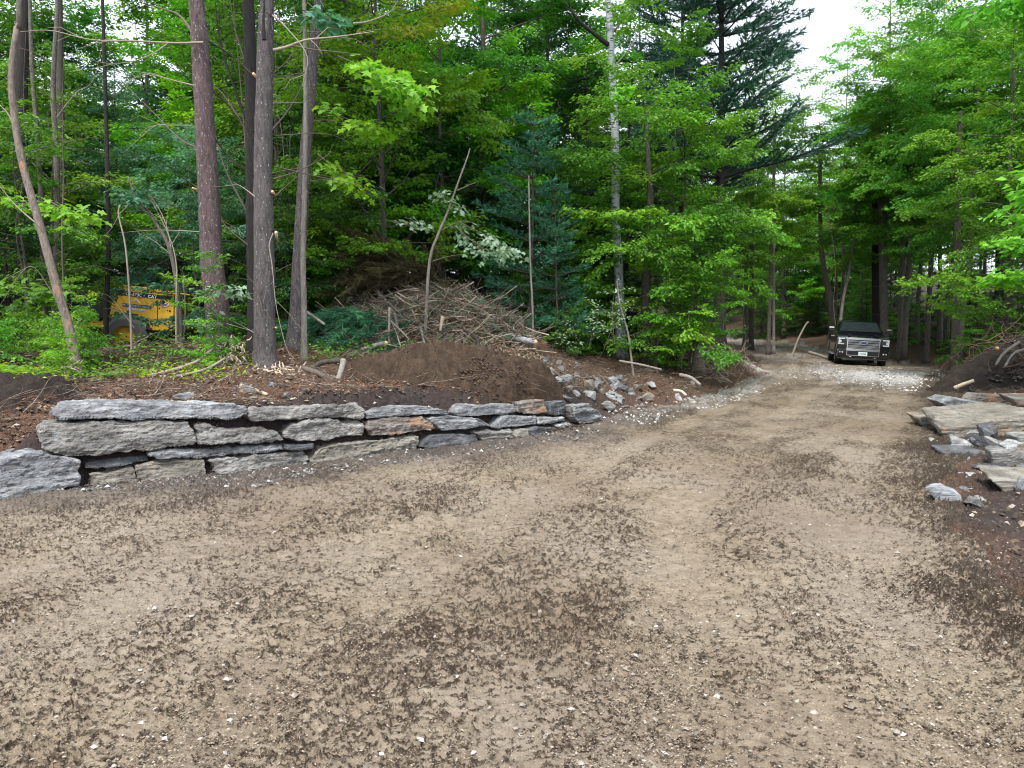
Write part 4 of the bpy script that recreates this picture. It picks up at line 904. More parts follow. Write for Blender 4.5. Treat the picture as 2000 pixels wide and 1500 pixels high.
fill(40, -300, 2300, 58, 90, ['mC', 'mA', 'mC', 'he'], ['leaf_dark', 'leaf_green'], 1.1, 4.2, 'distant tree at the forest back', 'farthest trees', 'forest_tree', 0, 49, 3)
fill(18, -300, 1400, 42, 60, ['mC', 'mA', 'he'], ['leaf_dark', 'leaf_green'], 1.05, 3.6, 'tall tree far inside the left forest', 'far rows of the left forest', 'forest_tree', 1, 50, 5)
fill(5, 2050, 3200, 9, 24, ['mC', 'mB'], ['leaf_green', 'leaf_bright'], 1.0, 3, 'maple beside the rock heap', 'trees right of the rock heap', 'maple_tree', 2, 51, 4)
# ================================================================ TRUNKS AND SAPLINGS IN FRONT
def pxpath(pts, d, base_on_ground=True):
    """photo pixel path -> points at distance d (a list of distances is allowed)"""
    o = []
    for i, (px, py) in enumerate(pts):
        dd = float(np.interp(i / max(1, len(pts) - 1), np.linspace(0, 1, len(d)), d)) if isinstance(d, (list, tuple)) else d
        o.append(P(px, py, dd))
    return o
def hero(name, path, d, w0, w1, bark, label, branches=(), stubs=(), crown=None, leafmat='needle', group=None, k=12, wob=.10, top_extra=4.0, cat='tree', crown0=None):
    """path from base to top (pixels); w0, w1 widths in photo pixels at base and picture top"""
    pts = pxpath(path, d); b = pts[0].copy(); b.z = min(b.z, H(b.x, b.y) - .06); org = Vector((b.x, b.y, H(b.x, b.y))); pts[0] = b
    v = (pts[-1] - pts[-2]); v.normalize()
    if top_extra: pts.append(pts[-1] + (v + Vector((0, 0, 1))).normalized() * top_extra)
    r0 = w0 / F * pts[0].y / 2; r1 = w1 / F * pts[-2].y / 2
    tb = TB(); seg_trunk(tb, [tuple(p - org) for p in pts], r0, r1 * .8, k=k, n=40, wob=wob)
    o = empty(name, org); tag(o, label, cat, group)
    link('trunk', tb.mesh('trunk'), M[bark], o)
    for bp in branches:
        pp, dd, r = bp[0], bp[1], bp[2]; tb2 = TB(); q = [tuple(x - org) for x in pxpath(pp, dd)]
        c = curve_pts(q, max(6, len(q) * 4)); tb2.tube(c, np.linspace(r, r * .2, len(c)), 5, cap=False, wob=.2)
        rs = np.random.RandomState(int(pp[0][0] * 7 + pp[0][1]) % 9999)
        for j in range(bp[3] if len(bp) > 3 else 3):      # dead side twigs
            i = rs.randint(len(c) // 4, len(c) - 1); dv = c[i] - c[i - 1]; dv = dv / (np.linalg.norm(dv) + 1e-9) + rs.normal(0, .5, 3); dv /= np.linalg.norm(dv); L = .25 + .5 * rs.rand()
            tb2.tube([c[i], c[i] + dv * L * .5 + rs.normal(0, .03, 3), c[i] + dv * L + [0, 0, -.08]], [r * .3, r * .2, .002], 3, cap=False)
        link('branch', tb2.mesh('branch'), M[bp[4] if len(bp) > 4 else 'twig'], o)
    for (px, py, dx, dy, r, mt) in stubs:
        a = P(px, py, pts[0].y) - org; e = a + Vector((dx, -.10, dy)); tb3 = TB(); tb3.tube([tuple(a + Vector((0, .12, 0))), tuple(e)], [r * 1.2, r], 7); link('branch_stub', tb3.mesh('stub'), M[mt], o)
    if crown0:
        c = bpy.data.objects.new('crown', PR[crown0[0]][1]); C.objects.link(c); c.parent = o; c.scale = (crown0[1],) * 3; c.rotation_euler[2] = w0; c.material_slots[0].link = 'OBJECT'; c.material_slots[0].material = M[crown0[2]]
    if crown:
        cm = PR[crown[0]][1]; tm = PR[crown[0]][0]; c = bpy.data.objects.new('crown', cm); C.objects.link(c); c.parent = o; c.location = Vector(pts[-1]) - org + Vector((0, 0, crown[2])); c.scale = (crown[1],) * 3
        c.material_slots[0].link = 'OBJECT'; c.material_slots[0].material = M[leafmat]
    return o
tw, tp = 'twig', 'twig_pale'
hero('crooked_tree', [(153,722),(135,640),(112,565),(84,460),(62,385),(40,300),(24,190),(24,120),(34,50),(38,0)], 10.4, 18, 10, 'bark_scrape', 'crooked leaning trunk with orange scrapes at the far left, its base shredded white',
     branches=[([(26,240),(10,215),(-20,190)], 10.4, .012, 2, tp), ([(75,440),(30,400),(-15,345)], 10.4, .012, 2, tp), ([(40,300),(100,285),(210,262)], [10.4,11,12], .010, 4, tw), ([(130,620),(95,560),(60,520),(20,560)], [10.4,10.2,10,10], .008, 2, tp)])
hero('pine_tree', [(424,692),(428,640),(415,520),(408,380),(398,200),(389,60),(383,-20)], 12.0, 50, 31, 'bark_pine', 'thick reddish pine trunk speckled with lichen, left of the pair in front of the forest',
     branches=[([(398,83),(340,84),(260,80),(180,78),(100,60),(40,62)], 11.8, .020, 5, tp), ([(330,84),(300,104),(260,120),(215,124),(180,118)], 11.8, .012, 3, tp), ([(400,172),(350,160),(280,142),(215,138)], 11.9, .014, 4, tp),
               ([(378,66),(350,30),(310,15),(255,0)], [12,12.5,13,13], .026, 4, tw), ([(376,245),(330,245),(300,248),(240,300)], 12, .010, 3, tp), ([(388,290),(350,270),(300,220),(230,150)], [12,12.8,13.5,14], .016, 5, tw),
               ([(404,78),(440,100),(470,125),(500,150)], [12,12.4,13,13], .02, 3, tw), ([(410,175),(440,200),(490,260),(540,310)], [12,12.6,13,13.6], .016, 4, tw), ([(420,270),(450,310),(500,345),(540,360)], [12,12.4,13,13.6], .014, 4, tw), ([(436,630),(470,640),(505,650)], [12,11.6,11.3], .010, 1, tp), ([(432,590),(470,575),(520,600)], [12,11.7,11.5], .010, 1, tp), ([(425,455),(340,450),(290,450),(230,455)], [12,12.2,12.5,13], .009, 2, tp)],
     stubs=[(388,175,-.03,.03,.018,'fresh_wood'), (405,242,.02,.02,.02,'fresh_wood'), (402,300,0,.02,.022,'splinter'), (405,365,.02,.02,.018,'fresh_wood'), (388,372,-.05,.02,.015,'fresh_wood'), (412,120,.06,.02,.012,'twig')], crown=('pi', .8, -3.5))
hero('pine_tree', [(518,722),(517,640),(516,480),(514,330),(517,160),(520,40),(522,-20)], 11.4, 45, 28, 'bark_pine2', 'grey-brown pine trunk with orange cut knots, right of the pair in front of the forest',
     branches=[([(534,98),(560,92),(600,78),(660,72),(730,62)], 11.3, .026, 4, tp), ([(570,90),(620,98),(680,104),(715,112)], 11.3, .014, 3, tw), ([(532,30),(560,55),(600,110),(590,170)], 11.2, .014, 2, tp), ([(536,385),(550,372),(580,345)], 11.4, .014, 1, tw),
               ([(534,350),(580,335),(630,310),(650,295)], [11.4,11.8,12.3,12.5], .014, 3, tw), ([(532,200),(590,200),(610,195)], [11.4,12,12.4], .008, 2, tp), ([(530,150),(560,148),(600,140)], 11.5, .012, 2, tw), ([(534,455),(526,480),(532,520),(540,600),(560,680),(575,700)], 11.0, .010, 3, tp),
               ([(500,386),(480,370),(455,355)], 11.3, .012, 1, tp), ([(512,600),(500,560),(480,535)], 11.2, .012, 1, tw), ([(516,78),(514,40),(518,-10)], 11.1, .035, 1, 'bark_dark'), ([(503,655),(480,640),(450,625)], [11.3,11.6,12], .009, 1, tp),
               ([(690,46),(720,42),(760,25),(778,0)], [13,13,13,13], .02, 2, tp), ([(535,325),(620,345),(690,360),(750,390)], [11.4,12,12.5,13], .010, 4, tw), ([(536,265),(640,262),(700,290)], [11.5,12,12.6], .009, 3, tw)],
     stubs=[(506,155,-.05,.05,.022,'fresh_wood'), (518,300,.02,-.02,.026,'fresh_wood'), (518,238,.0,-.03,.02,'bark_dark'), (530,378,.05,.01,.022,'fresh_wood'), (536,468,.06,.10,.022,'splinter'), (536,640,.05,.0,.014,'fresh_wood'), (532,455,.06,.03,.02,'bark_dark')], crown=('pi', .8, -3.5))
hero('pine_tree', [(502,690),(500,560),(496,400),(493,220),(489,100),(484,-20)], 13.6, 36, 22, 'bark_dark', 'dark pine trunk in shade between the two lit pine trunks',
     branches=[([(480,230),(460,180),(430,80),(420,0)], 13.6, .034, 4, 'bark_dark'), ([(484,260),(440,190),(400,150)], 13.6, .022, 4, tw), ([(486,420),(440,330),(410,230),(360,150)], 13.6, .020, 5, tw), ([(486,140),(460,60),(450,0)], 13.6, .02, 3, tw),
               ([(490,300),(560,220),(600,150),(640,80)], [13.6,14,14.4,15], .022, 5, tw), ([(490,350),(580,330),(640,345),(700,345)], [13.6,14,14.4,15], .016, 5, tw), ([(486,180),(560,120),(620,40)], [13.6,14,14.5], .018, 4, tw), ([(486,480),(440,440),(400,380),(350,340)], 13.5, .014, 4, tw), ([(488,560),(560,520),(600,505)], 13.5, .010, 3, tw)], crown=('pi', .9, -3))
hero('pine_tree', [(573,690),(580,600),(586,480),(595,330),(606,180),(616,60),(624,-20)], 14.0, 30, 18, 'bark_pine2', 'slightly leaning grey pine trunk just left of the thin pale trunk',
     branches=[([(600,240),(640,235),(690,248),(740,260)], [14,14,14.5,15], .012, 4, tw), ([(590,355),(640,350),(680,340)], 14, .012, 3, tw), ([(612,70),(650,60),(700,30),(740,0)], 14, .016, 4, tw)], crown=('pi', .7, -3))
hero('thin_tree', [(594,700),(594,600),(592,500),(595,380),(597,250),(596,120),(594,-10)], 12.4, 12, 7.5, 'bark_pale', 'thin straight pale trunk right of the leaning grey pine', branches=[([(596,140),(575,150),(535,148)], [12.4,12.2,12], .009, 1, tw)], k=8, wob=.06)
hero('poplar_tree', [(104,700),(108,560),(112,430),(110,300),(104,180),(108,80),(112,-10)], 15.5, 13, 8, 'bark_grey', 'slim pale green-grey poplar trunk right behind the crooked trunk', branches=[([(110,230),(150,180),(180,160),(200,90)], 15.5, .01, 3, tp), ([(106,125),(60,100),(10,90)], 15.5, .01, 3, tw)], k=7)
hero('poplar_tree', [(92,705),(88,600),(84,470),(78,340),(70,230),(62,120),(58,-10)], 16.2, 12, 7, 'bark_grey', 'slim pale poplar trunk left of the other one behind the crooked trunk', branches=[([(70,230),(110,245),(160,262)], 16.2, .008, 3, tw)], k=7)
hero('forest_tree', [(48,650),(48,520),(44,380),(42,200),(46,60),(48,-10)], 18, 30, 20, 'bark_dark', 'broad dark trunk at the left edge behind the poplars', k=9)
hero('forest_tree', [(122,640),(122,520),(120,400),(118,200),(116,40)], 19.5, 20, 14, 'bark_mid', 'dim brown trunk between the crooked trunk and the roller', k=8)
hero('forest_tree', [(205,690),(208,600),(212,480),(210,330),(205,150),(200,-10)], 15.8, 11, 6, 'bark_dark', 'thin dark trunk standing in front of the left end of the roller hood', branches=[([(206,560),(180,500),(150,470)], 15.8, .008, 2, tw)], k=7)
hero('multi_stem_shrub', [(352,690),(350,600),(340,520),(325,470),(300,430),(270,395)], 14.2, 11, 4, 'bark_grey', 'grey multi-stemmed bush of bare thin stems between the roller and the pine trunks', top_extra=.5,
     branches=[([(345,690),(344,600),(345,520),(330,460),(290,380)], 14.1, .022, 4, tp), ([(340,520),(325,440),(300,390),(288,378)], 14.2, .014, 4, tp), ([(338,500),(300,470),(270,455)], 14.2, .008, 3, tp), ([(356,690),(362,600),(355,540)], 14.3, .016, 3, tp)], k=7, cat='shrub')
hero('sapling', [(258,700),(256,640),(252,560),(245,480),(232,420),(235,400)], 13, 5, 3, 'twig_pale', 'thin pale sapling stem rising in front of the roller hood', top_extra=0,
     branches=[([(235,415),(215,450),(185,475)], 13, .006, 2, tp), ([(262,640),(240,610),(215,580),(190,570)], 13, .006, 2, tp), ([(232,420),(250,400),(240,395)], 13, .005, 1, tp)], k=5)
hero('birch_tree', [(1214,640),(1208,520),(1202,420),(1202,330),(1200,230),(1194,130),(1192,60),(1186,-20)], 20.0, 18, 15, 'bark_birch', 'white birch trunk rising through the middle of the forest edge', top_extra=3,
     branches=[([(1194,92),(1165,70),(1130,40),(1112,15),(1100,0)], [20,19.8,19.5,19.5], .07, 5, 'bark_dark'), ([(1200,60),(1225,30),(1250,0)], 20, .03, 3, tw), ([(1200,130),(1225,100),(1245,70)], 20, .02, 3, tp)], k=10)
hero('forest_tree', [(1262,660),(1262,560),(1268,460),(1270,380),(1266,320),(1264,250)], 19.6, 20, 6, 'bark_mid', 'grey trunk half hidden in leaves right of the birch', top_extra=.5, crown0=('mB', .9, 'leaf_green'), branches=[([(1272,340),(1300,325),(1335,310)], 19.6, .03, 3, 'bark_dark')], k=9)
hero('leaning_sapling', [(828,565),(838,520),(855,460),(872,420),(890,370),(912,310),(918,290)], 15.4, 7, 3, 'bark_pale', 'bare leaning sapling standing on the brush pile', top_extra=0,
     branches=[([(893,372),(915,362),(940,352)], 15.4, .008, 1, tp), ([(845,510),(880,500),(925,495)], 15.4, .006, 1, tp), ([(862,450),(900,432),(940,440)], 15.4, .008, 1, tp)], k=6)
hero('thin_tree', [(1042,656),(1040,600),(1036,520),(1034,430),(1033,370)], 17.0, 5, 3, 'bark_pale', 'very thin straight pale stem in front of the blue-green young pine', k=6, top_extra=.3)
hero('thin_tree', [(1238,700),(1228,660),(1218,620),(1210,590)], 17.5, 5, 3, 'bark_pale', 'short thin leaning stem at the bank under the birch', k=5, top_extra=.5)
for px0, px1, d, w0, w1, bk_, lb in [
    (1455, 1462, 47, 9, 7, 'bark_grey', 'straight grey trunk left of the far road where it leaves the picture'),
    (1467, 1470, 44, 10, 8, 'bark_mid', 'second straight trunk beside the far end of the road'),
    (1500, 1514, 40, 8, 5, 'bark_grey', 'slim trunk leaning right at the back edge of the far road'),
    (1511, 1512, 40.5, 6, 4, 'bark_pale', 'slim upright pole trunk touching the leaning slim one'),
    (1729, 1716, 37.0, 17, 11, 'bark_grey', 'speckled grey trunk of the pair rising behind the pickup roof'),
    (1712, 1708, 39.0, 18, 12, 'bark_dark', 'dark trunk of the pair rising behind the pickup roof'),
    (1757, 1770, 36.5, 12, 8, 'bark_grey', 'grey trunk just right of the pickup mirror'),
    (1808, 1832, 34, 11, 8, 'bark_mid', 'trunk leaning right between the pickup and the root mound'),
    (1864, 1874, 28, 16, 10, 'bark_mid', 'brown trunk at the left foot of the root mound'),
    (1945, 1955, 32, 12, 9, 'bark_dark', 'dark trunk behind the top of the root mound')]:
    base = H(X_(px0, d), d); py0 = 750 - F * (math.tan(math.atan((base - CAMZ) / d)) * 1 + math.tan(PITCH))
    hero('forest_tree', [(px0, py0), (px0 + (px1 - px0) * .25, py0 - 110), (px0 + (px1 - px0) * .6, 430), (px1, 250)], d, w0, w1, bk_, lb, k=8, top_extra=.6, crown0=(['mE', 'mD', 'mE'][px0 % 3], .9, ['leaf_green', 'leaf_bright', 'leaf_yellow', 'leaf_bright'][px0 % 4]))
hero('forked_tree', [(1612,712),(1618,680),(1626,640),(1622,590),(1612,540),(1604,490),(1602,440)], 41, 16, 8, 'bark_grey', 'curved forked trunk standing just left of the pickup', k=9,
     branches=[([(1626,645),(1632,600),(1634,550),(1630,480)], 41, .12, 3, 'bark_grey'), ([(1618,600),(1622,560),(1632,520)], 41, .07, 2, 'bark_mid')])
hero('thin_tree', [(1636,640),(1646,590),(1655,545),(1662,500)], 38, 7, 5, 'bark_pale', 'thin pale trunk leaning right directly behind the pickup cab', k=6)
hero('dead_pole', [(1546,690),(1560,660),(1575,632),(1580,630)], 39, 5, 3, 'twig_pale', 'short bare pole leaning right beside the far road', k=5, top_extra=0, cat='dead tree')
rsS = np.random.RandomState(77)
def bare_stems(n, px0, px1, d0, d1, label, group):
    for i in range(n):
        px = px0 + (px1 - px0) * rsS.rand(); d = d0 + (d1 - d0) * rsS.rand(); g = GP(px, d, -.05)
        if blocked(g.x, g.y): continue
        tb = TB(); Ht = 4 + 5 * rsS.rand(); l = rsS.normal(0, .05, 2); pts = [(0, 0, 0)]
        for j in range(1, 6): pts.append((l[0] * Ht * j / 5 + rsS.normal(0, .06), l[1] * Ht * j / 5 + rsS.normal(0, .06), Ht * j / 5))
        r = .018 + .03 * rsS.rand(); c, rr = seg_trunk(tb, pts, r, .003, k=6, n=18, wob=.1)
        for j in range(9):
            q = c[rsS.randint(4, 17)]; a = rsS.rand() * 6.3; L = .4 + 1.0 * rsS.rand()
            tb.tube([q, q + [math.cos(a) * L * .5, math.sin(a) * L * .5, .1 * L], q + [math.cos(a) * L, math.sin(a) * L, .05 * L + rsS.normal(0, .1)]], [.008, .006, .003], 3, cap=False)
        o = link('bare_stem', tb.mesh('bare_stem'), M[['bark_grey', 'twig', 'bark_mid', 'twig_pale'][rsS.randint(4)]], loc=g); tag(o, label, 'dead tree', group)
bare_stems(13, -60, 620, 13.5, 20, 'bare thin stem, left forest front', 'bare stems of the left forest')
bare_stems(6, 1100, 1400, 19.5, 26, 'bare thin stem among bend bushes', 'bare stems left of the bend')
bare_stems(14, 1400, 2000, 34, 48, 'bare thin stem, right forest', 'bare stems of the right forest')

# leafy sprays that stand out
def spray_plant(name, label, specs, mat, tpl=MAPLE, cat='plant', group=None, stem='twig', crown='leaves', dens=1.0):
    """specs: (start px,py,d) (end px,py,d) leaf size tint"""
    a0 = P(*specs[0][0]); org = Vector((a0.x, a0.y, H(a0.x, a0.y))); rs = np.random.RandomState(int(a0.x * 100) % 997 + 5); tb = TB(); lv = LV()
    for s, e, sz, ti in specs:
        a, b = P(*s) - org, P(*e) - org; dv = b - a; spray(rs, lv, tb, np.array(a), np.array(dv.normalized()), dv.length, sz, ti, dens, .35, droop=.1)
    o = empty(name, org); tag(o, label, cat, group)
    link('stem', tb.mesh('stem'), M[stem], o); link(crown, lv.mesh(crown, tpl), M[mat], o); return o
spray_plant('leafy_branch', 'pale silvery green leaf spray hanging from the leaning bare sapling', [((892,432,15.3),(1010,498,14.8),.11,.6), ((885,440,15.3),(985,512,15.0),.10,.4), ((905,460,15.3),(960,500,15.2),.10,.5), ((860,380,15.4),(905,405,15.3),.11,.75), ((880,375,15.4),(850,372,15.3),.10,.75)], 'leaf_pale', cat='branch', dens=.45)
spray_plant('leafy_branch', 'pale drooping leaf spray left of the leaning bare sapling', [((760,432,15.8),(820,438,15.6),.10,.7), ((790,425,15.8),(845,440,15.5),.10,.6)], 'leaf_pale', cat='branch', dens=.4)
spray_plant('leafy_branch', 'maple twig with large drooping green leaves right of the pine pair, high up', [((660,110,13),(830,165,12.2),.17,.7), ((700,140,13),(800,190,12.4),.17,.55), ((740,120,13),(790,165,12.6),.17,.8)], 'leaf_bright', cat='branch', dens=.5)
spray_plant('leafy_branch', 'maple twig with yellow-green leaves hanging above the brush pile', [((640,215,13.4),(760,260,12.8),.15,.7), ((660,330,13.4),(725,370,13),.14,.75), ((620,300,13.4),(690,350,13),.14,.7)], 'leaf_yellow', cat='branch', dens=.55)
spray_plant('leafy_branch', 'bluish maple twig at the top edge above the thin pale trunk', [((590,20,12.2),(670,30,12),.16,.5), ((600,5,12.2),(660,45,12),.15,.6)], 'leaf_teal', cat='branch', dens=.5)
spray_plant('leafy_branch', 'bright green maple twig crossing the poplar trunks on the left', [((60,410,12.8),(160,400,12.2),.14,.7), ((10,400,12.8),(70,395,12.4),.14,.6), ((100,395,12.6),(150,425,12.2),.15,.8)], 'leaf_bright', cat='branch', dens=.5)
spray_plant('leafy_branch', 'green maple leaves around the foot of the poplar trunks', [((20,560,12.6),(110,555,12),.14,.5), ((50,590,12.4),(120,580,12),.13,.5), ((0,610,12.6),(60,590,12.2),.13,.6)], 'leaf_green', cat='branch', dens=.55)
spray_plant('leafy_branch', 'teal leaf spray hanging over the text of the roller hood', [((240,575,15),(300,560,14.6),.12,.4), ((215,600,15),(290,618,14.8),.13,.3)], 'leaf_teal', cat='branch', dens=.14)
spray_plant('leafy_branch', 'teal leaves above the roller hood', [((300,420,14.5),(230,370,14),.11,.6), ((310,400,14.5),(270,350,14),.11,.6), ((260,400,14.5),(300,360,14.3),.10,.5)], 'leaf_teal', cat='branch', dens=.8)
spray_plant('leafy_branch', 'greyish leaf spray clasping the reddish pine trunk', [((440,560,11.6),(395,570,11.4),.12,.5), ((435,555,11.6),(470,575,11.4),.12,.5), ((420,600,11.6),(405,640,11.4),.11,.6)], 'leaf_pale', cat='branch', dens=.35)
spray_plant('leafy_branch', 'bright leaf spray reaching in from the right picture edge', [((2080,520,16),(1935,525,15.4),.15,.75), ((2060,490,16),(1950,470,15.5),.14,.6), ((2050,560,16),(1960,545,15.5),.14,.8), ((2060,440,16),(1985,420,15.6),.14,.7)], 'leaf_bright', cat='branch', dens=.7)
spray_plant('leafy_branch', 'light green leaf fans crossing the birch trunk at mid height', [((1250,420,18.6),(1100,395,18.2),.13,.75), ((1200,425,18.6),(1290,405,18.2),.13,.7), ((1150,400,18.6),(1110,425,18.3),.12,.7)], 'leaf_bright', cat='branch', dens=.6)
spray_plant('leafy_branch', 'bright green leaves high on the birch trunk', [((1200,235,19.4),(1240,205,18.9),.14,.7), ((1205,220,19.4),(1185,190,18.9),.14,.7), ((1205,200,19.4),(1230,165,18.9),.14,.8)], 'leaf_bright', cat='branch', dens=1.0)
spray_plant('pale_bush', 'bush with pale greenish leaves at the forest edge under the birch', [((1140,680,17.2),(1100,630,17),.08,.6), ((1150,680,17.2),(1170,600,17),.08,.6), ((1180,680,17.2),(1215,610,17),.08,.5), ((1130,690,17.2),(1085,640,17),.08,.5), ((1200,670,17.2),(1190,540,17.6),.08,.7)], 'leaf_pale', tpl=RHOMB, cat='bush', dens=.3)

# undergrowth along the top of the bank
rsU = np.random.RandomState(31)
def plants(n, px0, px1, d0, d1, keys, leafs, s0, s1, label, group, name='shrub', right=False, mn=2.2, cat='bush', mx=99):
    k = 0; t = 0
    while k < n and t < n * 30:
        t += 1; d = d0 + (d1 - d0) * rsU.rand(); px = px0 + (px1 - px0) * rsU.rand(); x = X_(px, d)
        z, sl, sr = near1(x, d); s = (sr if right else sl)[0]
        if s < mn or s > mx or blocked(x, d): continue
        tree(keys[rsU.randint(len(keys))], (x, d, z[0] - .03), s0 + (s1 - s0) * rsU.rand(), leaf=leafs[rsU.randint(len(leafs))], label=label, name=name, group=group, rs=rsU, cat=cat, crown='leaves'); k += 1
plants(22, -100, 430, 9.8, 14, ['s2', 's2', 'sp'], ['leaf_green', 'leaf_bright', 'leaf_yellow'], .45, .95, 'small shrub below the yellow roller', 'shrubs below the roller', mn=2.7)
plants(16, 560, 1000, 16.5, 19.5, ['sp', 's2', 'u2'], ['leaf_dark', 'leaf_green'], .7, 1.0, 'shrub behind the brush pile', 'shrubs behind the brush pile', mn=5)
plants(30, 960, 1400, 16.8, 20.5, ['sp', 's2', 'sp'], ['leaf_green', 'leaf_bright', 'leaf_green', 'leaf_dark'], .5, 1.0, 'shrub atop the rubble bank', 'shrubs on top of the rubble bank', mn=3.0)
plants(8, 1300, 1420, 19, 24, ['sp', 's2'], ['leaf_bright', 'leaf_green'], .6, 1.1, 'shrub at the bank tip', 'shrubs at the tip of the bank', mn=1.8)
plants(30, 1740, 2100, 19, 38, ['s2', 'sp'], ['leaf_green', 'leaf_bright', 'leaf_dark'], .5, 1.0, 'shrub at the right forest foot', 'shrubs of the right forest', right=True, mn=1.6)
plants(14, 1400, 1720, 40, 60, ['sp', 'u2'], ['leaf_dark', 'leaf_green'], .8, 1.0, 'shrub at the far road edge', 'shrubs at the far road', right=True, mn=.9)
# fern at the left edge
def fern(loc, s, mat, label, seed):
    rs = np.random.RandomState(seed); tb = TB(); fr_ = []
    for i in range(11):
        a = i * .571 * 2 + rs.normal(0, .2); L = s * (.7 + .4 * rs.rand()); p = np.zeros(3); d = np.array([math.cos(a) * .75, math.sin(a) * .75, .85]); pts = [p.copy()]; lw = LV(); fr_.append(lw)
        for j in range(16):
            d = d + [0, 0, -.085]; d /= np.linalg.norm(d); p = p + d * L / 16; pts.append(p.copy()); s_ = np.cross(d, [0, 0, 1.]); s_ /= np.linalg.norm(s_); w_ = L * .24 * math.sin(math.pi * min(1, (j + 2) / 17)) ** .8
            up = np.cross(s_, d)
            for sg in (-1, 1):
                lw.add(p[None], (s_ * sg + d * .35)[None], up[None], np.array([w_]), np.array([.65 + rs.normal(0, .12)]))
        tb.tube(pts, np.linspace(.006, .002, len(pts)), 4, cap=False)
    o = empty('fern', loc); tag(o, label, 'fern'); link('stem', tb.mesh('stem'), M['twig'], o); [link('frond', l_.mesh('frond', RHOMB * [1, .45, 1]), M[mat], o) for l_ in fr_]
fern(GP(8, 9.8, -.05), .95, 'leaf_yellow', 'large yellow-green fern at the left picture edge', 3)
fern(GP(62, 9.6), .4, 'leaf_yellow', 'small yellowing fern right of the large fern', 4)
fern(GP(215, 9.9), .3, 'leaf_green', 'tiny fern under the roller', 6)
# ================================================================ MOUNDS, BRUSH, LOGS
def mound(name, cx, cy, rx, ry, h, mat, label, cat, rot=0, seed=1, rough=1.0, power=1.3, nn=130, kind=None):
    g = np.linspace(-1.25, 1.25, nn); U, V_ = np.meshgrid(g, g); r = np.hypot(U, V_) * (1 + .22 * fbm2(U * 1.6 + seed, V_ * 1.6, seed, 3))
    x = cx + (U * rx * math.cos(rot) - V_ * ry * math.sin(rot)); y = cy + (U * rx * math.sin(rot) + V_ * ry * math.cos(rot))
    prof = np.clip(1 - r ** power, -.3, 1); prof = np.where(prof > 0, prof ** .8, prof)
    _l = land(x.ravel(), y.ravel()); base = (_l[0] + lumps(x.ravel(), y.ravel(), _l[1], _l[2])).reshape(x.shape)
    z = base + h * prof + rough * (.07 * fbm2(x * 2.3, y * 2.3, seed + 4, 3) + .06 * np.abs(fbm2(x * 6, y * 6, seed + 5, 4)) + .03 * fbm2(x * 19, y * 19, seed + 6, 3)) * np.clip(prof * 3 + .4, 0, 1) - .04
    zb = H(cx, cy); V = np.stack([x - cx, y - cy, z - zb], -1).reshape(-1, 3); idx = np.arange(nn * nn).reshape(nn, nn)
    q = np.stack([idx[:-1, :-1], idx[:-1, 1:], idx[1:, 1:], idx[1:, :-1]], -1).reshape(-1, 4)
    me = np_mesh(name, V, q.ravel(), np.full(len(q), 4), smooth=True); o = link(name, me, M[mat], loc=(cx, cy, zb)); tag(o, label, cat, kind=kind)
    def top(px_, py_):
        u = ((px_ - cx) * math.cos(rot) + (py_ - cy) * math.sin(rot)) / rx; v = (-(px_ - cx) * math.sin(rot) + (py_ - cy) * math.cos(rot)) / ry
        p = max(0., 1 - math.hypot(u, v) ** power) ** .8; return H(px_, py_) + h * p
    return o, top
def dirt_mat(name, a, b_, c, rs_=.9):
    m, n, b = newmat(name); tc = N(n, 'ShaderNodeTexCoord').outputs['Object']
    f = noise(n, tc, 5, 6, .7); v = noise(n, tc, 42, 4, .75); col = ramp(n, [(.3, a), (.52, b_), (.74, c)], mixc(n, .5, f.outputs[0], v.outputs[0])).outputs[0]
    n.links.new(col, b.inputs['Base Color']); b.inputs['Roughness'].default_value = rs_; b.inputs['Specular IOR Level'].default_value = .2
    p = bump(n, v.outputs[0], None, .8, .015); bump(n, f.outputs[0], b, .8, .05, p); M[name] = m
dirt_mat('dirt_brown', (.014, .009, .006), (.055, .037, .025), (.15, .105, .07))
dirt_mat('dirt_black', (.010, .008, .007), (.032, .025, .021), (.085, .07, .06))
dirt_mat('dirt_litter', (.03, .018, .011), (.105, .066, .042), (.22, .15, .10))
mound('dirt_mound', -.95, 11.75, 1.8, 1.2, .50, 'dirt_brown', 'long heap of dark brown dirt full of roots behind the wall', 'dirt mound', rot=.35, seed=3, rough=2.6)
mound('dirt_mound', .35, 12.1, .62, .6, .40, 'dirt_brown', 'reddish brown steep shoulder at the right end of the long dirt heap', 'dirt mound', seed=8, rough=1.0)
_, rtop = mound('root_mound', 14.1, 18.5, 3.4, 2.2, 1.55, 'dirt_black', 'big black mound of torn-up roots and soil at the right edge', 'dirt mound', rot=.15, seed=5, rough=2.2)
mound('dirt_mound', 11.0, 18.2, 1.5, .7, .22, 'dirt_black', 'low black dirt lip between the white gravel and the rock heap', 'dirt mound', rot=.9, seed=9, rough=1.6, nn=80)
mound('dirt_mound', 6.1, 22.8, 1.9, 1.2, .40, 'dirt_litter', 'brown hump of roots and soil on the bank at the inside of the bend', 'dirt mound', rot=.8, seed=12, rough=2.0, nn=90)
mound('dirt_mound', -6.6, 8.6, 1.6, .8, .22, 'dirt_black', 'dark lumpy soil left of the wall', 'dirt mound', rot=.5, seed=13, rough=1.8, nn=90)
_, btop = mound('brush_mound', -1.95, 16.6, 2.6, 1.5, 1.15, 'dirt_litter', 'brown core of brush, bark and dead leaves in the brush pile', 'brush pile', seed=15, rough=4.5, nn=110)
peb_mat('mound_clod', [(0, (.018, .012, .008)), (.6, (.06, .038, .024)), (1, (.13, .085, .055))])
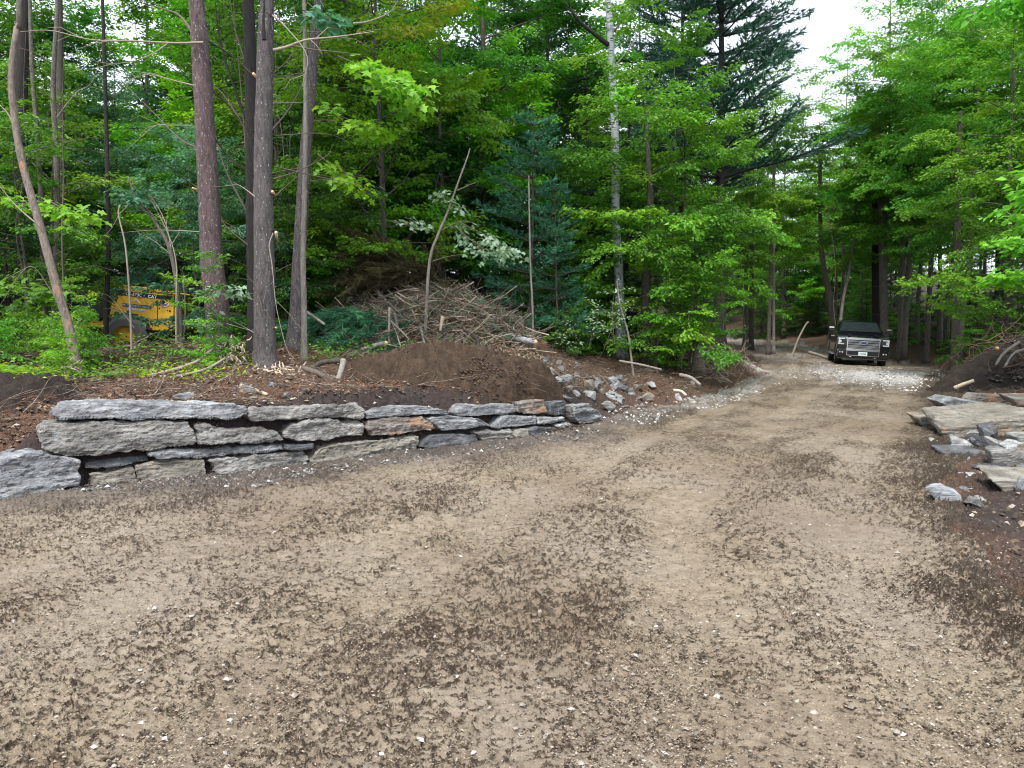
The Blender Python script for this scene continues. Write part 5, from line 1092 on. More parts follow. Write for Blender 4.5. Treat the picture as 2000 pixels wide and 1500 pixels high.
peb_mat('black_clod', [(0, (.008, .007, .006)), (.6, (.03, .024, .02)), (.9, (.09, .075, .06)), (1, (.25, .24, .23))])
# roots and sticks
def sticks(name, n, fp, L, r, mat, label, curl=.25, k=3, kind='stuff', cat=None, vert=.15, parts=4):
    rs = np.random.RandomState(len(name) * 31 + n); tb = TB()
    for i in range(n):
        p = fp(rs)
        if p is None: continue
        l = L[0] + (L[1] - L[0]) * rs.rand() ** 2; a = rs.rand() * 6.3; d = np.array([math.cos(a), math.sin(a), rs.normal(0, vert)]); q = np.array(p) - d * l * .5; pts = [q.copy()]
        for j in range(parts): d = d + rs.normal(0, curl, 3); d /= np.linalg.norm(d); q = q + d * l / parts; pts.append(q.copy())
        rr = r[0] + (r[1] - r[0]) * rs.rand() ** 2; tb.tube(pts, np.linspace(rr, rr * .4, parts + 1), k, cap=False)
    o = link(name, tb.mesh(name), M[mat]); tag(o, label, cat, kind=kind); return o
def on_bank(px0, px1, d0, d1, lo, hi, dz=.03, right=False, topf=None):
    def f(rs):
        for _ in range(20):
            d = d0 + (d1 - d0) * rs.rand(); x = X_(px0 + (px1 - px0) * rs.rand(), d); z, sl, sr = near1(x, d); s = (sr if right else sl)[0]
            if lo < s < hi:
                zz = z[0] if topf is None else topf(x, d)
                return (x, d, zz + dz * (1 + rs.rand()))
        return None
    return f
M['root_red'] = simple('root_red', (.16, .075, .045), .9); M['root_brown'] = simple('root_brown', (.115, .075, .05), .9); stick_mat('stick_grey', (.06, .042, .03), (.19, .155, .125), (.36, .32, .27)); stick_mat('twig_pale2', (.20, .14, .09), (.36, .30, .23), (.52, .46, .38))
sticks('root_litter', 4200, on_bank(-300, 1000, 7.5, 14, .5, 6), (.08, .5), (.002, .006), 'root_red', 'reddish fine roots and twigs littering the bank behind the wall', .3)
sticks('twig_litter', 2200, on_bank(-300, 1400, 8, 19, .6, 7), (.15, .9), (.003, .009), 'stick_grey', 'grey twigs littering the bank', .2)
sticks('bank_roots', 1100, on_bank(1020, 1500, 12.5, 26, .5, 4), (.1, .8), (.003, .010), 'root_brown', 'roots sticking out of the bank left of the road', .35, vert=.3)
sticks('pale_roots', 260, on_bank(1330, 1470, 19, 27, .2, 3, .12), (.3, 1.2), (.006, .018), 'twig_pale', 'pale torn roots in the bank at the inside of the bend', .35, k=4, vert=.4)
def mtop(cx, cy, rx, ry, top, dz=.03):
    def f(rs):
        a = rs.rand() * 6.3; q = math.sqrt(rs.rand()) * .95; x, y = cx + rx * q * math.cos(a), cy + ry * q * math.sin(a); return (x, y, (top(x, y) if top else H(x, y)) + dz + .05 * rs.rand())
    return f
sticks('mound_roots', 420, lambda rs: (lambda x, y: (x, y, H(x, y) + .30 * max(0, 1 - ((x + .8) / 1.9) ** 2 - ((y - 11.9) / 1.15) ** 2) + .05))(-.8 + rs.normal(0, .8), 11.8 + rs.normal(0, .45)), (.15, .7), (.003, .008), 'root_brown', 'thin roots hanging out of the dirt mound', .4, vert=.4)
sticks('torn_roots', 420, mtop(14.1, 18.2, 3.1, 2.0, rtop), (.3, 1.6), (.005, .022), 'root_brown', 'tangled roots on the black root mound', .35, k=4, vert=.5, parts=5)
sticks('right_twigs', 500, on_bank(1780, 2150, 8, 22, .3, 4, right=True), (.1, .6), (.003, .009), 'stick_grey', 'twigs in the soil around the rock heap', .25)
# brush pile
sticks('brush_twigs', 2600, mtop(-1.95, 16.4, 2.6, 1.5, btop, .06), (.3, 1.3), (.003, .011), 'stick_grey', 'grey twigs of the brush pile', .25, vert=.45)
sticks('brush_splinters', 500, mtop(-1.2, 15.8, 1.7, 1.2, btop, .05), (.15, .6), (.006, .02), 'root_red', 'reddish bark strips and splinters in the brush pile', .3, vert=.5)
sticks('brush_pale_twigs', 900, mtop(-1.9, 15.9, 2.4, 1.2, btop, .08), (.4, 1.5), (.005, .02), 'twig_pale2', 'pale broken sticks of the brush pile', .15, k=4, vert=.4)
def heap_leaves(name, n, cx, cy, rx, ry, top, mat, label, size=.09, dz=.1, tpl=RHOMB, tint=.5, cat=None, kind='stuff', seed=3):
    rs = np.random.RandomState(seed); a = rs.rand(n) * 6.3; q = np.sqrt(rs.rand(n)); x, y = cx + rx * q * np.cos(a), cy + ry * q * np.sin(a)
    z = np.array([top(p, s) if top else H(p, s) for p, s in zip(x, y)]) + dz * rs.rand(n)
    me = leaves_mesh(name, np.stack([x, y, z], 1), rs.normal(0, 1, (n, 3)) * [1, 1, .4], np.array([0, 0, 1.]) + rs.normal(0, .6, (n, 3)), size * (.5 + rs.rand(n)), tint + rs.normal(0, .25, n), tpl)
    o = link(name, me, M[mat]); tag(o, label, cat, kind=kind); return o
heap_leaves('dead_leaves', 2600, -1.2, 15.8, 1.9, 1.2, btop, 'leaf_dead', 'dead brown leaves in the brush pile', .08)
heap_leaves('green_leaves', 1500, -1.9, 16.2, 2.3, 1.2, btop, 'needle_young', 'wilting green leaves caught in the brush pile', .10, dz=.25, seed=4)
rsB = np.random.RandomState(8)
def bough(name, cx, cy, rx, ry, z0, n, mat, label, nl=.16, L=(.5, 1.2), top=None, down=-.35):
    tb = TB(); lv = LV(); org = Vector((cx, cy, H(cx, cy)))
    for i in range(n):
        a = rsB.rand() * 6.3; q = math.sqrt(rsB.rand()); x, y = cx + rx * q * math.cos(a), cy + ry * q * math.sin(a)
        z = (top(x, y) if top else H(x, y) + z0 * (1 - q * q)) + .05 + .12 * rsB.rand(); l = L[0] + (L[1] - L[0]) * rsB.rand()
        d = np.array([-.8 + rsB.normal(0, .6), -.5 + rsB.normal(0, .4), down * rsB.rand() + .1]); d /= np.linalg.norm(d); p = np.array([x, y, z]) - np.array(org); k = int(l / .07); pts = [p.copy()]; ti = .4 + rsB.normal(0, .15)
        for j in range(k):
            d = d + rsB.normal(0, .07, 3) + [0, 0, -.03]; d /= np.linalg.norm(d); p = p + d * l / k; pts.append(p.copy()); needles(rsB, lv, p, d, 12, nl, ti, .42)
        tb.tube(pts, np.linspace(.012, .004, len(pts)), 4, cap=False)
    o = empty(name, org); tag(o, label, 'branches'); link('stem', tb.mesh('stem'), M['twig'], o); link('needles', lv.mesh('needles', NEEDLE * [1, 1.7, 1]), M[mat], o)
bough('pine_boughs', -3.1, 15.6, 1.25, .8, .75, 150, 'needle_young', 'cut green pine boughs at the left end of the brush pile')
bough('dead_pine_boughs', -2.35, 17.0, 1.15, .6, 0, 110, 'needle_brown', 'grey-brown dead pine boughs on top of the brush pile', top=lambda x, y: btop(x, y) + .45, down=.5)
bough('dead_pine_boughs', -2.9, 17.3, .5, .4, 0, 36, 'needle_brown', 'brown dead pine top pointing up at the left of the brush pile crest', top=lambda x, y: btop(x, y) + 1.1, down=.9)
def log(pts, r, mat, label, cut=None, name='log', cat='log', group=None, k=9, taper=.8, wob=.14):
    q = [P(*p) for p in pts]; org = q[0].copy(); c = curve_pts([tuple(p - org) for p in q], max(6, len(q) * 5)); rr = np.linspace(r, r * taper, len(c))
    tb = TB(); tb.tube(c, rr, k, wob=wob); o = empty(name, org); tag(o, label, cat, group)
    link('bark', tb.mesh('bark'), M[mat], o)
    if cut:
        i, j = (0, 1) if cut == 's' else (-1, -2); d = c[i] - c[j]; d /= np.linalg.norm(d); tc = TB(); tc.tube([c[i] - d * .004, c[i] + d * .012, c[i] + d * (.012 + r * .6)], [rr[i] * .97, rr[i] * .93, rr[i] * .35], 9)
        link('cut_end', tc.mesh('cut_end'), M['fresh_wood'], o)
    return o
log([(735,568,16.4),(770,602,15.9),(816,632,15.4)], .045, 'bark_grey', 'long grey trunk slanting down the left face of the brush pile', taper=.7)
log([(761,601,15.2),(760,650,15.0),(762,692,14.9)], .03, 'bark_pale', 'upright pale stick in front of the brush pile', k=7)
log([(771,612,15.3),(778,650,15.1),(780,686,15.0)], .032, 'bark_grey', 'second upright stick just right of the pale upright one', k=7)
log([(785,581,16.2),(815,590,16.0),(846,606,15.8)], .035, 'bark_grey', 'grey stick lying high across the brush pile', k=7)
log([(820,576,16.4),(845,586,16.2),(878,595,16.0)], .035, 'bark_mid', 'short brown stick at the crest of the brush pile right of the sapling', cut='e', k=7)
log([(945,640,16.3),(981,654,15.9),(1045,668,15.6)], .075, 'bark_birch', 'white birch log with a broken orange end sticking out right of the brush pile', cut='e')
log([(865,618,15.2),(860,646,15.2)], .035, 'splinter', 'pale splintered stub standing in the brush pile', k=6, wob=.6)
log([(708,684,14.7),(730,676,14.5),(754,670,14.4)], .055, 'bark_pale', 'short cut log with an orange face before the green boughs', cut='e')
log([(598,609,14.6),(615,620,14.4),(634,634,14.3)], .035, 'bark_pale', 'peeled stick beside the thin pale trunk', cut='s', k=7)
log([(592,718,11.0),(622,730,10.7),(654,745,10.5)], .042, 'bark_grey', 'grey log lying on the bank right of the pine pair')
log([(602,726,11.3),(630,708,11.3),(670,704,11.2)], .045, 'bark_mid', 'arched pale log resting behind the grey log on the bank')
log([(671,704,10.9),(667,722,10.7),(660,742,10.5)], .045, 'bark_pale', 'short split log standing against the dirt mound')
log([(520,770,9.2),(495,760,9.3),(470,752,9.4)], .022, 'splinter', 'orange splinter of wood on the soil behind the second capstone', cut='s', k=6)
log([(880,668,14.8),(900,676,14.6),(925,690,14.4)], .028, 'bark_pale', 'bent pale stick at the right foot of the brush pile', k=6)
log([(845,690,14.4),(830,672,14.6),(822,640,14.9)], .028, 'bark_pale', 'forked looking pale stick at the foot of the brush pile', k=6)
log([(800,692,14.5),(840,672,14.7),(870,650,15.0)], .03, 'bark_grey', 'grey stick crossing the foot of the brush pile', k=6)
log([(940,692,14.6),(930,660,14.9),(900,640,15.2)], .025, 'bark_mid', 'dark stick leaning right in the brush pile', k=6)
log([(760,700,14.3),(800,696,14.3),(850,702,14.2)], .035, 'bark_pale', 'pale stick lying flat along the front of the brush pile', k=6)
log([(978,656,15.9),(990,620,16),(1012,600,16),(1026,596,16)], .012, 'twig', 'thin arching twig above the birch log', k=5)
log([(1210,705,16.6),(1250,712,16.2),(1292,722,15.9)], .03, 'bark_pale', 'long pale root lying along the top of the rubble bank', k=6)
log([(1328,732,15.2),(1348,737,15),(1368,752,14.8)], .04, 'bark_pale', 'short pale root sticking out of the bank near the bend', k=6)
log([(1316,762,14.9),(1330,764,14.8),(1340,772,14.7)], .03, 'splinter', 'little pale wood piece low on the bank near the bend', k=6)
log([(1864,758,17.0),(1880,751,16.9),(1902,743,16.8)], .05, 'splinter', 'split pale plank of wood at the foot of the root mound', k=5)
log([(1990,668,17.0),(1960,690,16.6),(1945,712,16.2)], .035, 'bark_pale', 'long pale root hanging down the root mound', k=6)
log([(2010,680,17.0),(1980,690,16.6),(1962,716,16.2)], .03, 'bark_pale', 'second pale root on the root mound right of the long one', k=6)
log([(1945,681,17.6),(1950,680,17.6)], .05, 'fresh_wood', 'small orange broken root end on the crest of the root mound', k=7)
log([(1580,688,38.5),(1600,694,37.5),(1618,700,36.8)], .09, 'bark_pale', 'fallen log along the road edge left of the pickup')
log([(1900,700,25),(1920,660,25.3),(1945,630,25.6),(1985,640,26)], .06, 'bark_mid', 'arched bent trunk behind the root mound', k=7)
log([(290,735,9.8),(340,722,10.2),(385,706,10.6),(418,680,11.2)], .028, 'twig_pale', 'long weathered grey branch on the bank left of the reddish pine', k=6)
log([(270,750,9.6),(330,738,9.8),(400,722,10.2),(440,700,10.8)], .022, 'twig_pale', 'second long weathered branch below the first one', k=6)
log([(865,1046,5.66),(905,1050,5.62),(955,1055,5.58)], .012, 'splinter', 'flat splinter of yellow wood pressed into the road', k=5)
# stump at the tip of the bank
tb = TB(); tb.tube([(0, 0, -.1), (0, 0, .15), (.03, 0, .42), (.05, 0, .60)], [.34, .24, .20, .17], 12, wob=.25); g = GP(1358, 20.6)
o = empty('tree_stump', g); tag(o, 'torn reddish tree stump at the tip of the bank', 'stump'); link('trunk', tb.mesh('trunk'), M['bark_scrape'], o)
tb = TB(); rs9 = np.random.RandomState(4)
for i in range(16): a = rs9.rand() * 6.3; tb.tube([(.12 * math.cos(a), .12 * math.sin(a), .5), (.14 * math.cos(a), .14 * math.sin(a), .62 + .22 * rs9.rand())], [.03, .004], 4)
link('splinters', tb.mesh('splinters'), M['splinter'], o)
# shredded bases of the scraped trees
def shred(px, d, n, label, s=.16, hgt=.25):
    g = GP(px, d); tb = TB(); rs = np.random.RandomState(int(px))
    for i in range(n):
        a = rs.rand() * 6.3; r = s * rs.rand(); q = np.array([r * math.cos(a), r * math.sin(a) - .08, hgt * rs.rand()]); dd = rs.normal(0, 1, 3) * [1, 1, 1.3]; dd /= np.linalg.norm(dd); tb.tube([q, q + dd * .05, q + dd * .10 + rs.normal(0, .02, 3)], [.010, .012, .003], 4)
    o = link('bark_shreds', tb.mesh('bark_shreds'), M['splinter'], loc=g); tag(o, label, kind='stuff')
shred(150, 10.1, 46, 'whitish shredded bark at the foot of the crooked trunk', .13, .26)
shred(460, 11.4, 70, 'pale shredded bark at the foot of the reddish pine', .22, .42)
shred(432, 11.3, 40, 'pale shredded wood left below the reddish pine', .2, .15)
shred(545, 11.0, 60, 'pale chips scattered right of the grey-brown pine foot', .4, .10)
# ground leaves and small green plants (uncountable)
def bank_leaves(name, n, px0, px1, d0, d1, lo, hi, mat, label, size, tint, dz=.05, right=False, up=.5, tpl=RHOMB, patch=.5, seed=1):
    rs = np.random.RandomState(seed); d = 1 / (1 / d0 + rs.rand(n) * (1 / d1 - 1 / d0)); px = px0 + (px1 - px0) * rs.rand(n); x = (px - 1000) / F * d
    z, sl, sr = land(x, d); s = sr if right else sl; m = (s > lo) & (s < hi) & (vn2(x * 1.3, d * 1.3, seed) > patch) & (((x + .8) / 2.0) ** 2 + ((d - 11.9) / 1.3) ** 2 > 1)
    x, d, z = x[m], d[m], z[m]; k = len(x)
    me = leaves_mesh(name, np.stack([x, d, z + lumps(x, d, sl[m], sr[m]) + .02 + dz * rs.rand(k)], 1), rs.normal(0, 1, (k, 3)) * [1, 1, .3], np.array([0, 0, 1.]) + rs.normal(0, up, (k, 3)), size * (.5 + .8 * rs.rand(k)), tint + rs.normal(0, .2, k), tpl); o = link(name, me, M[mat]); tag(o, label, kind='stuff')
bank_leaves('ground_cover', 15000, -400, 1000, 9.4, 24, 3.0, 40, 'leaf_green', 'low green plants covering the forest floor', .07, .5, .28, patch=.40, seed=5)
bank_leaves('yellow_ground_cover', 3600, -300, 520, 8.9, 12, 2.0, 4.5, 'leaf_yellow', 'yellow and orange weeds along the top of the bank on the left', .06, .85, .14, patch=.55, seed=6)
bank_leaves('dry_leaves', 5200, -300, 1450, 8, 24, .7, 7, 'leaf_dead', 'dry fallen leaves on the bank', .06, .4, .03, patch=.35, seed=7)
bank_leaves('brown_forest_leaves', 12000, -300, 1500, 13, 40, 4, 40, 'leaf_dead', 'brown fallen leaves under the trees', .09, .1, .03, patch=.25, seed=8)
bank_leaves('right_ground_cover', 9000, 1700, 2300, 15, 45, 2.4, 40, 'leaf_green', 'low green plants under the right forest', .09, .4, .3, True, patch=.45, seed=9)

def mound_clods(name, n, cx, cy, rx, ry, rot, top, mat, label, s0=.01, s1=.045):
    r = rs.rand(n) ** .5; a = rs.rand(n) * 6.28; u, v = r * np.cos(a) * rx, r * np.sin(a) * ry; x = cx + u * math.cos(rot) - v * math.sin(rot); y = cy + u * math.sin(rot) + v * math.cos(rot)
    z = np.array([top(p, q) for p, q in zip(x, y)]); pebbles(name, np.stack([x, y, z + .03], 1), s0 + s1 * rs.rand(n) ** 2.5, mat, label)
mound_clods('root_mound_clods', 4200, 14.1, 18.5, 3.3, 2.1, .15, rtop, 'black_clod', 'black clods on the root mound', .015, .08)
mound_clods('dirt_mound_clods', 9000, -.8, 11.85, 2.1, 1.25, .3, lambda x, y: H(x, y) + .47 * max(0, 1 - math.hypot((x + .9) / 1.75, (y - 11.9) / 1.15) ** 1.3) ** .8, 'mound_clod', 'clods of earth on the long dirt heap', .006, .026)
# ================================================================ VEHICLES
def vmesh(name, bm, mat, parent, bev=0.0, seg=2, smooth=True):
    if bev: bmesh.ops.bevel(bm, geom=list(bm.edges), offset=bev, segments=seg, affect='EDGES', clamp_overlap=True)
    bmesh.ops.recalc_face_normals(bm, faces=bm.faces)
    me = bpy.data.meshes.new(name); bm.to_mesh(me); bm.free()
    if smooth:
        me.polygons.foreach_set('use_smooth', np.full(len(me.polygons), True))
        try: me.set_sharp_from_angle(angle=R_(32))
        except Exception: pass
    return link(name, me, M[mat], parent)
def box(bm, x0, x1, y0, y1, z0, z1):
    v = [bm.verts.new(p) for p in ((x0,y0,z0),(x1,y0,z0),(x1,y1,z0),(x0,y1,z0),(x0,y0,z1),(x1,y0,z1),(x1,y1,z1),(x0,y1,z1))]
    for f in ((0,3,2,1),(4,5,6,7),(0,1,5,4),(1,2,6,5),(2,3,7,6),(3,0,4,7)): bm.faces.new([v[i] for i in f])
def extr(bm, prof, a0, a1, axis='x', in0=0, in1=0):
    """closed profile extruded along x (profile y,z) or y (profile x,z)"""
    f = (lambda a, p: (a, p[0], p[1])) if axis == 'x' else (lambda a, p: (p[0], a, p[1]))
    A = [bm.verts.new(f(a0, p)) for p in prof]; B = [bm.verts.new(f(a1, p)) for p in prof]
    bm.faces.new(A); bm.faces.new(B[::-1]); n = len(prof)
    for i in range(n): bm.faces.new((A[i], B[i], B[(i + 1) % n], A[(i + 1) % n]))
def cyl(bm, c, r, w, axis='x', n=28, r2=None):
    r2 = r if r2 is None else r2; vs = []
    for s, rr in ((-w / 2, r), (w / 2, r2)):
        ring = []
        for i in range(n):
            a = 2 * math.pi * i / n
            ring.append(bm.verts.new((c[0] + s, c[1] + rr * math.cos(a), c[2] + rr * math.sin(a)) if axis == 'x' else (c[0] + rr * math.cos(a), c[1] + s, c[2] + rr * math.sin(a))))
        vs.append(ring)
    bm.faces.new(vs[0]); bm.faces.new(vs[1][::-1])
    for i in range(n): bm.faces.new((vs[0][i], vs[1][i], vs[1][(i + 1) % n], vs[0][(i + 1) % n]))
def lathe(bm, c, prof, axis='x', n=32):
    rings = []
    for s, r in prof:
        rings.append([bm.verts.new((c[0] + s, c[1] + r * math.cos(2 * math.pi * i / n), c[2] + r * math.sin(2 * math.pi * i / n)) if axis == 'x' else (c[0] + r * math.cos(2 * math.pi * i / n), c[1] + s, c[2] + r * math.sin(2 * math.pi * i / n))) for i in range(n)])
    for a, b_ in zip(rings, rings[1:]):
        for i in range(n): bm.faces.new((a[i], b_[i], b_[(i + 1) % n], a[(i + 1) % n]))
def quad(bm, pts): bm.faces.new([bm.verts.new(p) for p in pts])
M['car_black'] = simple('car_black', (.004, .005, .007), .16, 0, .5, coat=.6)
M['chrome'] = simple('chrome', (.75, .77, .80), .18, 1.0)
M['chrome_soft'] = simple('chrome_soft', (.55, .57, .60), .35, 1.0)
M['black_plastic'] = simple('black_plastic', (.016, .016, .017), .6)
M['rubber'] = simple('rubber', (.022, .022, .022), .85)
M['car_glass'] = simple('car_glass', (.07, .10, .11), .03, .4, .9, coat=1.0)
M['lamp_glass'] = simple('lamp_glass', (.55, .62, .66), .12, .3, coat=1.0)
M['plate'] = simple('plate', (.62, .70, .72), .5); M['plate_ink'] = simple('plate_ink', (.03, .08, .10), .5)
M['emblem_blue'] = simple('emblem_blue', (.02, .05, .22), .25, .2)
M['amber'] = simple('amber', (.6, .25, .03), .3)
M['decal_dark'] = simple('decal_dark', (.004, .004, .006), .5)
tx, ty = 15.62, 33.75
truck = empty('pickup_truck', (tx, ty, H(tx, ty) - .015), R_(-19.5)); truck.rotation_euler[1] = R_(3.4)
tag(truck, 'black pickup truck with a big chrome grille parked at the bend', 'pickup truck')
WY = (-2.02, 1.70); WR = .42
def arc(cy, r, z0, n=9):
    a0 = math.asin(min(1, (z0 - WR) / r)); return [(cy + r * math.cos(t), WR + r * math.sin(t)) for t in np.linspace(a0, math.pi - a0, n)]
prof = [(-2.90, .62), (-2.93, .80), (-2.92, 1.08), (-2.84, 1.20), (-2.55, 1.255), (-1.95, 1.30), (-1.30, 1.36), (1.15, 1.38), (1.2, 1.36), (2.92, 1.36), (2.95, 1.30), (2.93, .66), (2.85, .60)]
arcs = arc(WY[1], .52, .50)[::1]; arcf = arc(WY[0], .52, .50)
low = [(WY[1] + .62, .56)] + arcs + [(WY[1] - .62, .44), (WY[0] + .66, .44)] + arcf + [(WY[0] - .56, .56)]
bm = bmesh.new(); extr(bm, prof + low, -1.0, 1.0); body = vmesh('body', bm, 'car_black', truck, .045, 3)
# cab
def loft(bm, rings, cap=True):
    R = [[bm.verts.new(p) for p in r] for r in rings]; n = len(R[0])
    for a, b_ in zip(R, R[1:]):
        for i in range(n): bm.faces.new((a[i], a[(i + 1) % n], b_[(i + 1) % n], b_[i]))
    if cap: bm.faces.new(R[0][::-1]); bm.faces.new(R[-1])
bm = bmesh.new()
loft(bm, [[(-.94,-1.42,1.33),(.94,-1.42,1.33),(.95,1.2,1.36),(-.95,1.2,1.36)], [(-.90,-1.22,1.46),(.90,-1.22,1.46),(.92,1.17,1.46),(-.92,1.17,1.46)], [(-.74,-.52,1.87),(.74,-.52,1.87),(.75,1.02,1.88),(-.75,1.02,1.88)], [(-.66,-.36,1.935),(.66,-.36,1.935),(.66,.90,1.945),(-.66,.90,1.945)]])
cab = vmesh('cab', bm, 'car_black', truck, .03, 3)
bm = bmesh.new(); o_ = -.012
quad(bm, [(-.83,-1.25,1.43),(.83,-1.25,1.43),(.69,-.575,1.85),(-.69,-.575,1.85)])
for v in bm.verts: v.co.y -= .035; v.co.z += .022
bmesh.ops.solidify(bm, geom=list(bm.faces), thickness=.008); vmesh('windshield', bm, 'car_glass', truck, 0)
for s in (-1, 1):
    bm = bmesh.new()
    for (y0, y1, y2, y3) in ((-.98, -.02, -.02, -.42), (.06, 1.0, .88, .06)):
        q = [(s * .935, y0, 1.44), (s * .935, y1, 1.44), (s * .78, y2, 1.83), (s * .78, y3, 1.83)]; quad(bm, q)
    bmesh.ops.solidify(bm, geom=list(bm.faces), thickness=.008); vmesh('side_window', bm, 'car_glass', truck, 0)
# grille
bm = bmesh.new(); box(bm, -.60, .60, -2.965, -2.90, .74, 1.19); gr = vmesh('grille', bm, 'decal_dark', truck, .03)
bm = bmesh.new(); box(bm, -.59, .59, -3.03, -2.95, 1.10, 1.19); box(bm, -.64, .64, -3.07, -2.95, .635, .735); box(bm, -.63, -.59, -3.02, -2.94, .73, 1.15); box(bm, .59, .63, -3.02, -2.94, .73, 1.15); vmesh('grille_frame', bm, 'chrome', gr, .012)
for z in (1.055, 1.015, .955, .915, .855, .815, .765):
    bm = bmesh.new(); box(bm, -.585, .585, -3.005, -2.96, z - .009, z + .009); vmesh('grille_bar', bm, 'chrome_soft', gr, .004)
bm = bmesh.new(); cyl(bm, (0, -3.03, .985), .125, .03, 'y', 32)
for v in bm.verts: v.co.z = .985 + (v.co.z - .985) * .48; v.co.x *= 1.25
em = vmesh('emblem', bm, 'chrome', gr)
bm = bmesh.new(); cyl(bm, (0, -3.05, .985), .10, .02, 'y', 32)
for v in bm.verts: v.co.z = .985 + (v.co.z - .985) * .40; v.co.x *= 1.28
vmesh('emblem_centre', bm, 'emblem_blue', em)
for s in (-1, 1):
    bm = bmesh.new(); box(bm, min(s*.68, s*.97), max(s*.68, s*.97), -2.985, -2.86, .86, 1.17); hl = vmesh('headlight', bm, 'black_plastic', truck, .02)
    bm = bmesh.new(); x0 = s * (.95 if s > 0 else .95)
    box(bm, min(s*.90, s*.965), max(s*.90, s*.965), -3.0, -2.97, .88, 1.155); box(bm, min(s*.72, s*.90), max(s*.72, s*.90), -3.0, -2.97, 1.10, 1.155); box(bm, min(s*.74, s*.90), max(s*.74, s*.90), -3.0, -2.97, .88, .93); box(bm, min(s*.85, s*.90), max(s*.85, s*.90), -2.998, -2.968, .96, 1.06)
    vmesh('lamp_lens', bm, 'lamp_glass', hl, .004)
    bm = bmesh.new(); cyl(bm, (s * .78, -3.05, .56), .032, .04, 'y', 16); cyl(bm, (s * .88, -3.05, .56), .026, .04, 'y', 16); vmesh('fog_light', bm, 'lamp_glass', truck)
    bm = bmesh.new(); box(bm, min(s*.42, s*.52), max(s*.42, s*.52), -3.08, -2.98, .36, .40); vmesh('tow_hook', bm, 'chrome', truck, .012)
    # mirrors
    bm = bmesh.new(); box(bm, min(s*1.04, s*1.26), max(s*1.04, s*1.26), -1.17, -1.02, 1.43, 1.60); box(bm, min(s*.9, s*1.08), max(s*.9, s*1.08), -1.12, -1.06, 1.43, 1.47); mi = vmesh('side_mirror', bm, 'black_plastic', truck, .025)
    bm = bmesh.new(); box(bm, min(s*1.045, s*1.262), max(s*1.045, s*1.262), -1.19, -1.06, 1.53, 1.612); vmesh('mirror_cap', bm, 'chrome', mi, .025)
bm = bmesh.new(); extr(bm, [(-3.02,.33),(-3.05,.38),(-3.05,.66),(-3.0,.71),(-2.82,.71),(-2.78,.36)], -.98, .98); bp = vmesh('bumper', bm, 'car_black', truck, .03)
bm = bmesh.new(); box(bm, -.62, .62, -3.065, -3.03, .435, .455); box(bm, -.62, -.60, -3.065, -3.03, .455, .63); box(bm, .60, .62, -3.065, -3.03, .455, .63); vmesh('bumper_trim', bm, 'chrome', bp, .006)
bm = bmesh.new(); box(bm, -.58, .58, -3.058, -3.04, .46, .63); vmesh('lower_grille', bm, 'decal_dark', bp, .005)
bm = bmesh.new(); box(bm, -.17, .17, -3.085, -3.066, .445, .605); pl = vmesh('licence_plate', bm, 'plate', bp, .006)
bm = bmesh.new()
for i, w_ in enumerate((.022, .026, .02, .026, .024, .026)): box(bm, -.115 + i * .041, -.115 + i * .041 + w_, -3.089, -3.085, .50, .555)
vmesh('plate_characters', bm, 'plate_ink', pl)
bm = bmesh.new(); box(bm, -.97, .97, -3.035, -2.98, .28, .34); vmesh('air_dam', bm, 'black_plastic', truck, .01)
for s in (-1, 1):
    for wy in WY:
        bm = bmesh.new(); cx_ = s * .86
        lathe(bm, (cx_, wy, WR), [(-.135, .25), (-.14, .36), (-.125, .405), (-.09, WR), (.09, WR), (.125, .405), (.14, .36), (.135, .25)], n=36); ty_ = vmesh('wheel', bm, 'rubber', truck)
        bm = bmesh.new(); lathe(bm, (cx_ + s * .13, wy, WR), [(-.02 * s, .27), (0, .265), (-.04 * s, .225), (-.07 * s, .21)], n=36)
        for k in range(6):
            a = k * math.pi / 3; da = .16
            quad(bm, [(cx_ + s*.115, wy + .05*math.cos(a-.5), WR + .05*math.sin(a-.5)), (cx_ + s*.115, wy + .05*math.cos(a+.5), WR + .05*math.sin(a+.5)), (cx_ + s*.10, wy + .235*math.cos(a+da), WR + .235*math.sin(a+da)), (cx_ + s*.10, wy + .235*math.cos(a-da), WR + .235*math.sin(a-da))])
        cyl(bm, (cx_ + s * .11, wy, WR), .06, .03); vmesh('rim', bm, 'chrome_soft', ty_)
    bm = bmesh.new(); box(bm, min(s*.93, s*1.08), max(s*.93, s*1.08), -1.3, 1.05, .40, .45); vmesh('running_board', bm, 'chrome_soft', truck, .012)
    for y_ in (-.45, .62):
        bm = bmesh.new(); box(bm, min(s*.995, s*1.03), max(s*.995, s*1.03), y_, y_ + .17, 1.19, 1.225); vmesh('door_handle', bm, 'chrome', truck, .008)
    for y_ in (-1.22, .04, 1.12):
        bm = bmesh.new(); box(bm, min(s*.995, s*1.003), max(s*.995, s*1.003), y_, y_ + .014, .52, 1.34); vmesh('door_seam', bm, 'black_plastic', truck)
bm = bmesh.new(); box(bm, -.75, .75, -2.6, 2.7, .38, .52); cyl(bm, (.35, 1.70, .36), .16, .3); cyl(bm, (0, WY[0], .36), .06, 1.5); cyl(bm, (0, WY[1], .38), .06, 1.5); vmesh('chassis', bm, 'black_plastic', truck)
bm = bmesh.new()
for s in (-1, 1): extr(bm, [(-2.75, 1.262), (-1.5, 1.345), (-1.5, 1.372), (-2.2, 1.325), (-2.75, 1.275)], s * .52 - .07, s * .52 + .07)
vmesh('hood_ridge', bm, 'car_black', body, .01)
for s in (-.28, .3):
    tb = TB(); tb.tube([(s - .2, -1.31, 1.435), (s + .22, -1.20, 1.50)], [.008, .006], 4); link('wiper', tb.mesh('wiper'), M['black_plastic'], truck)

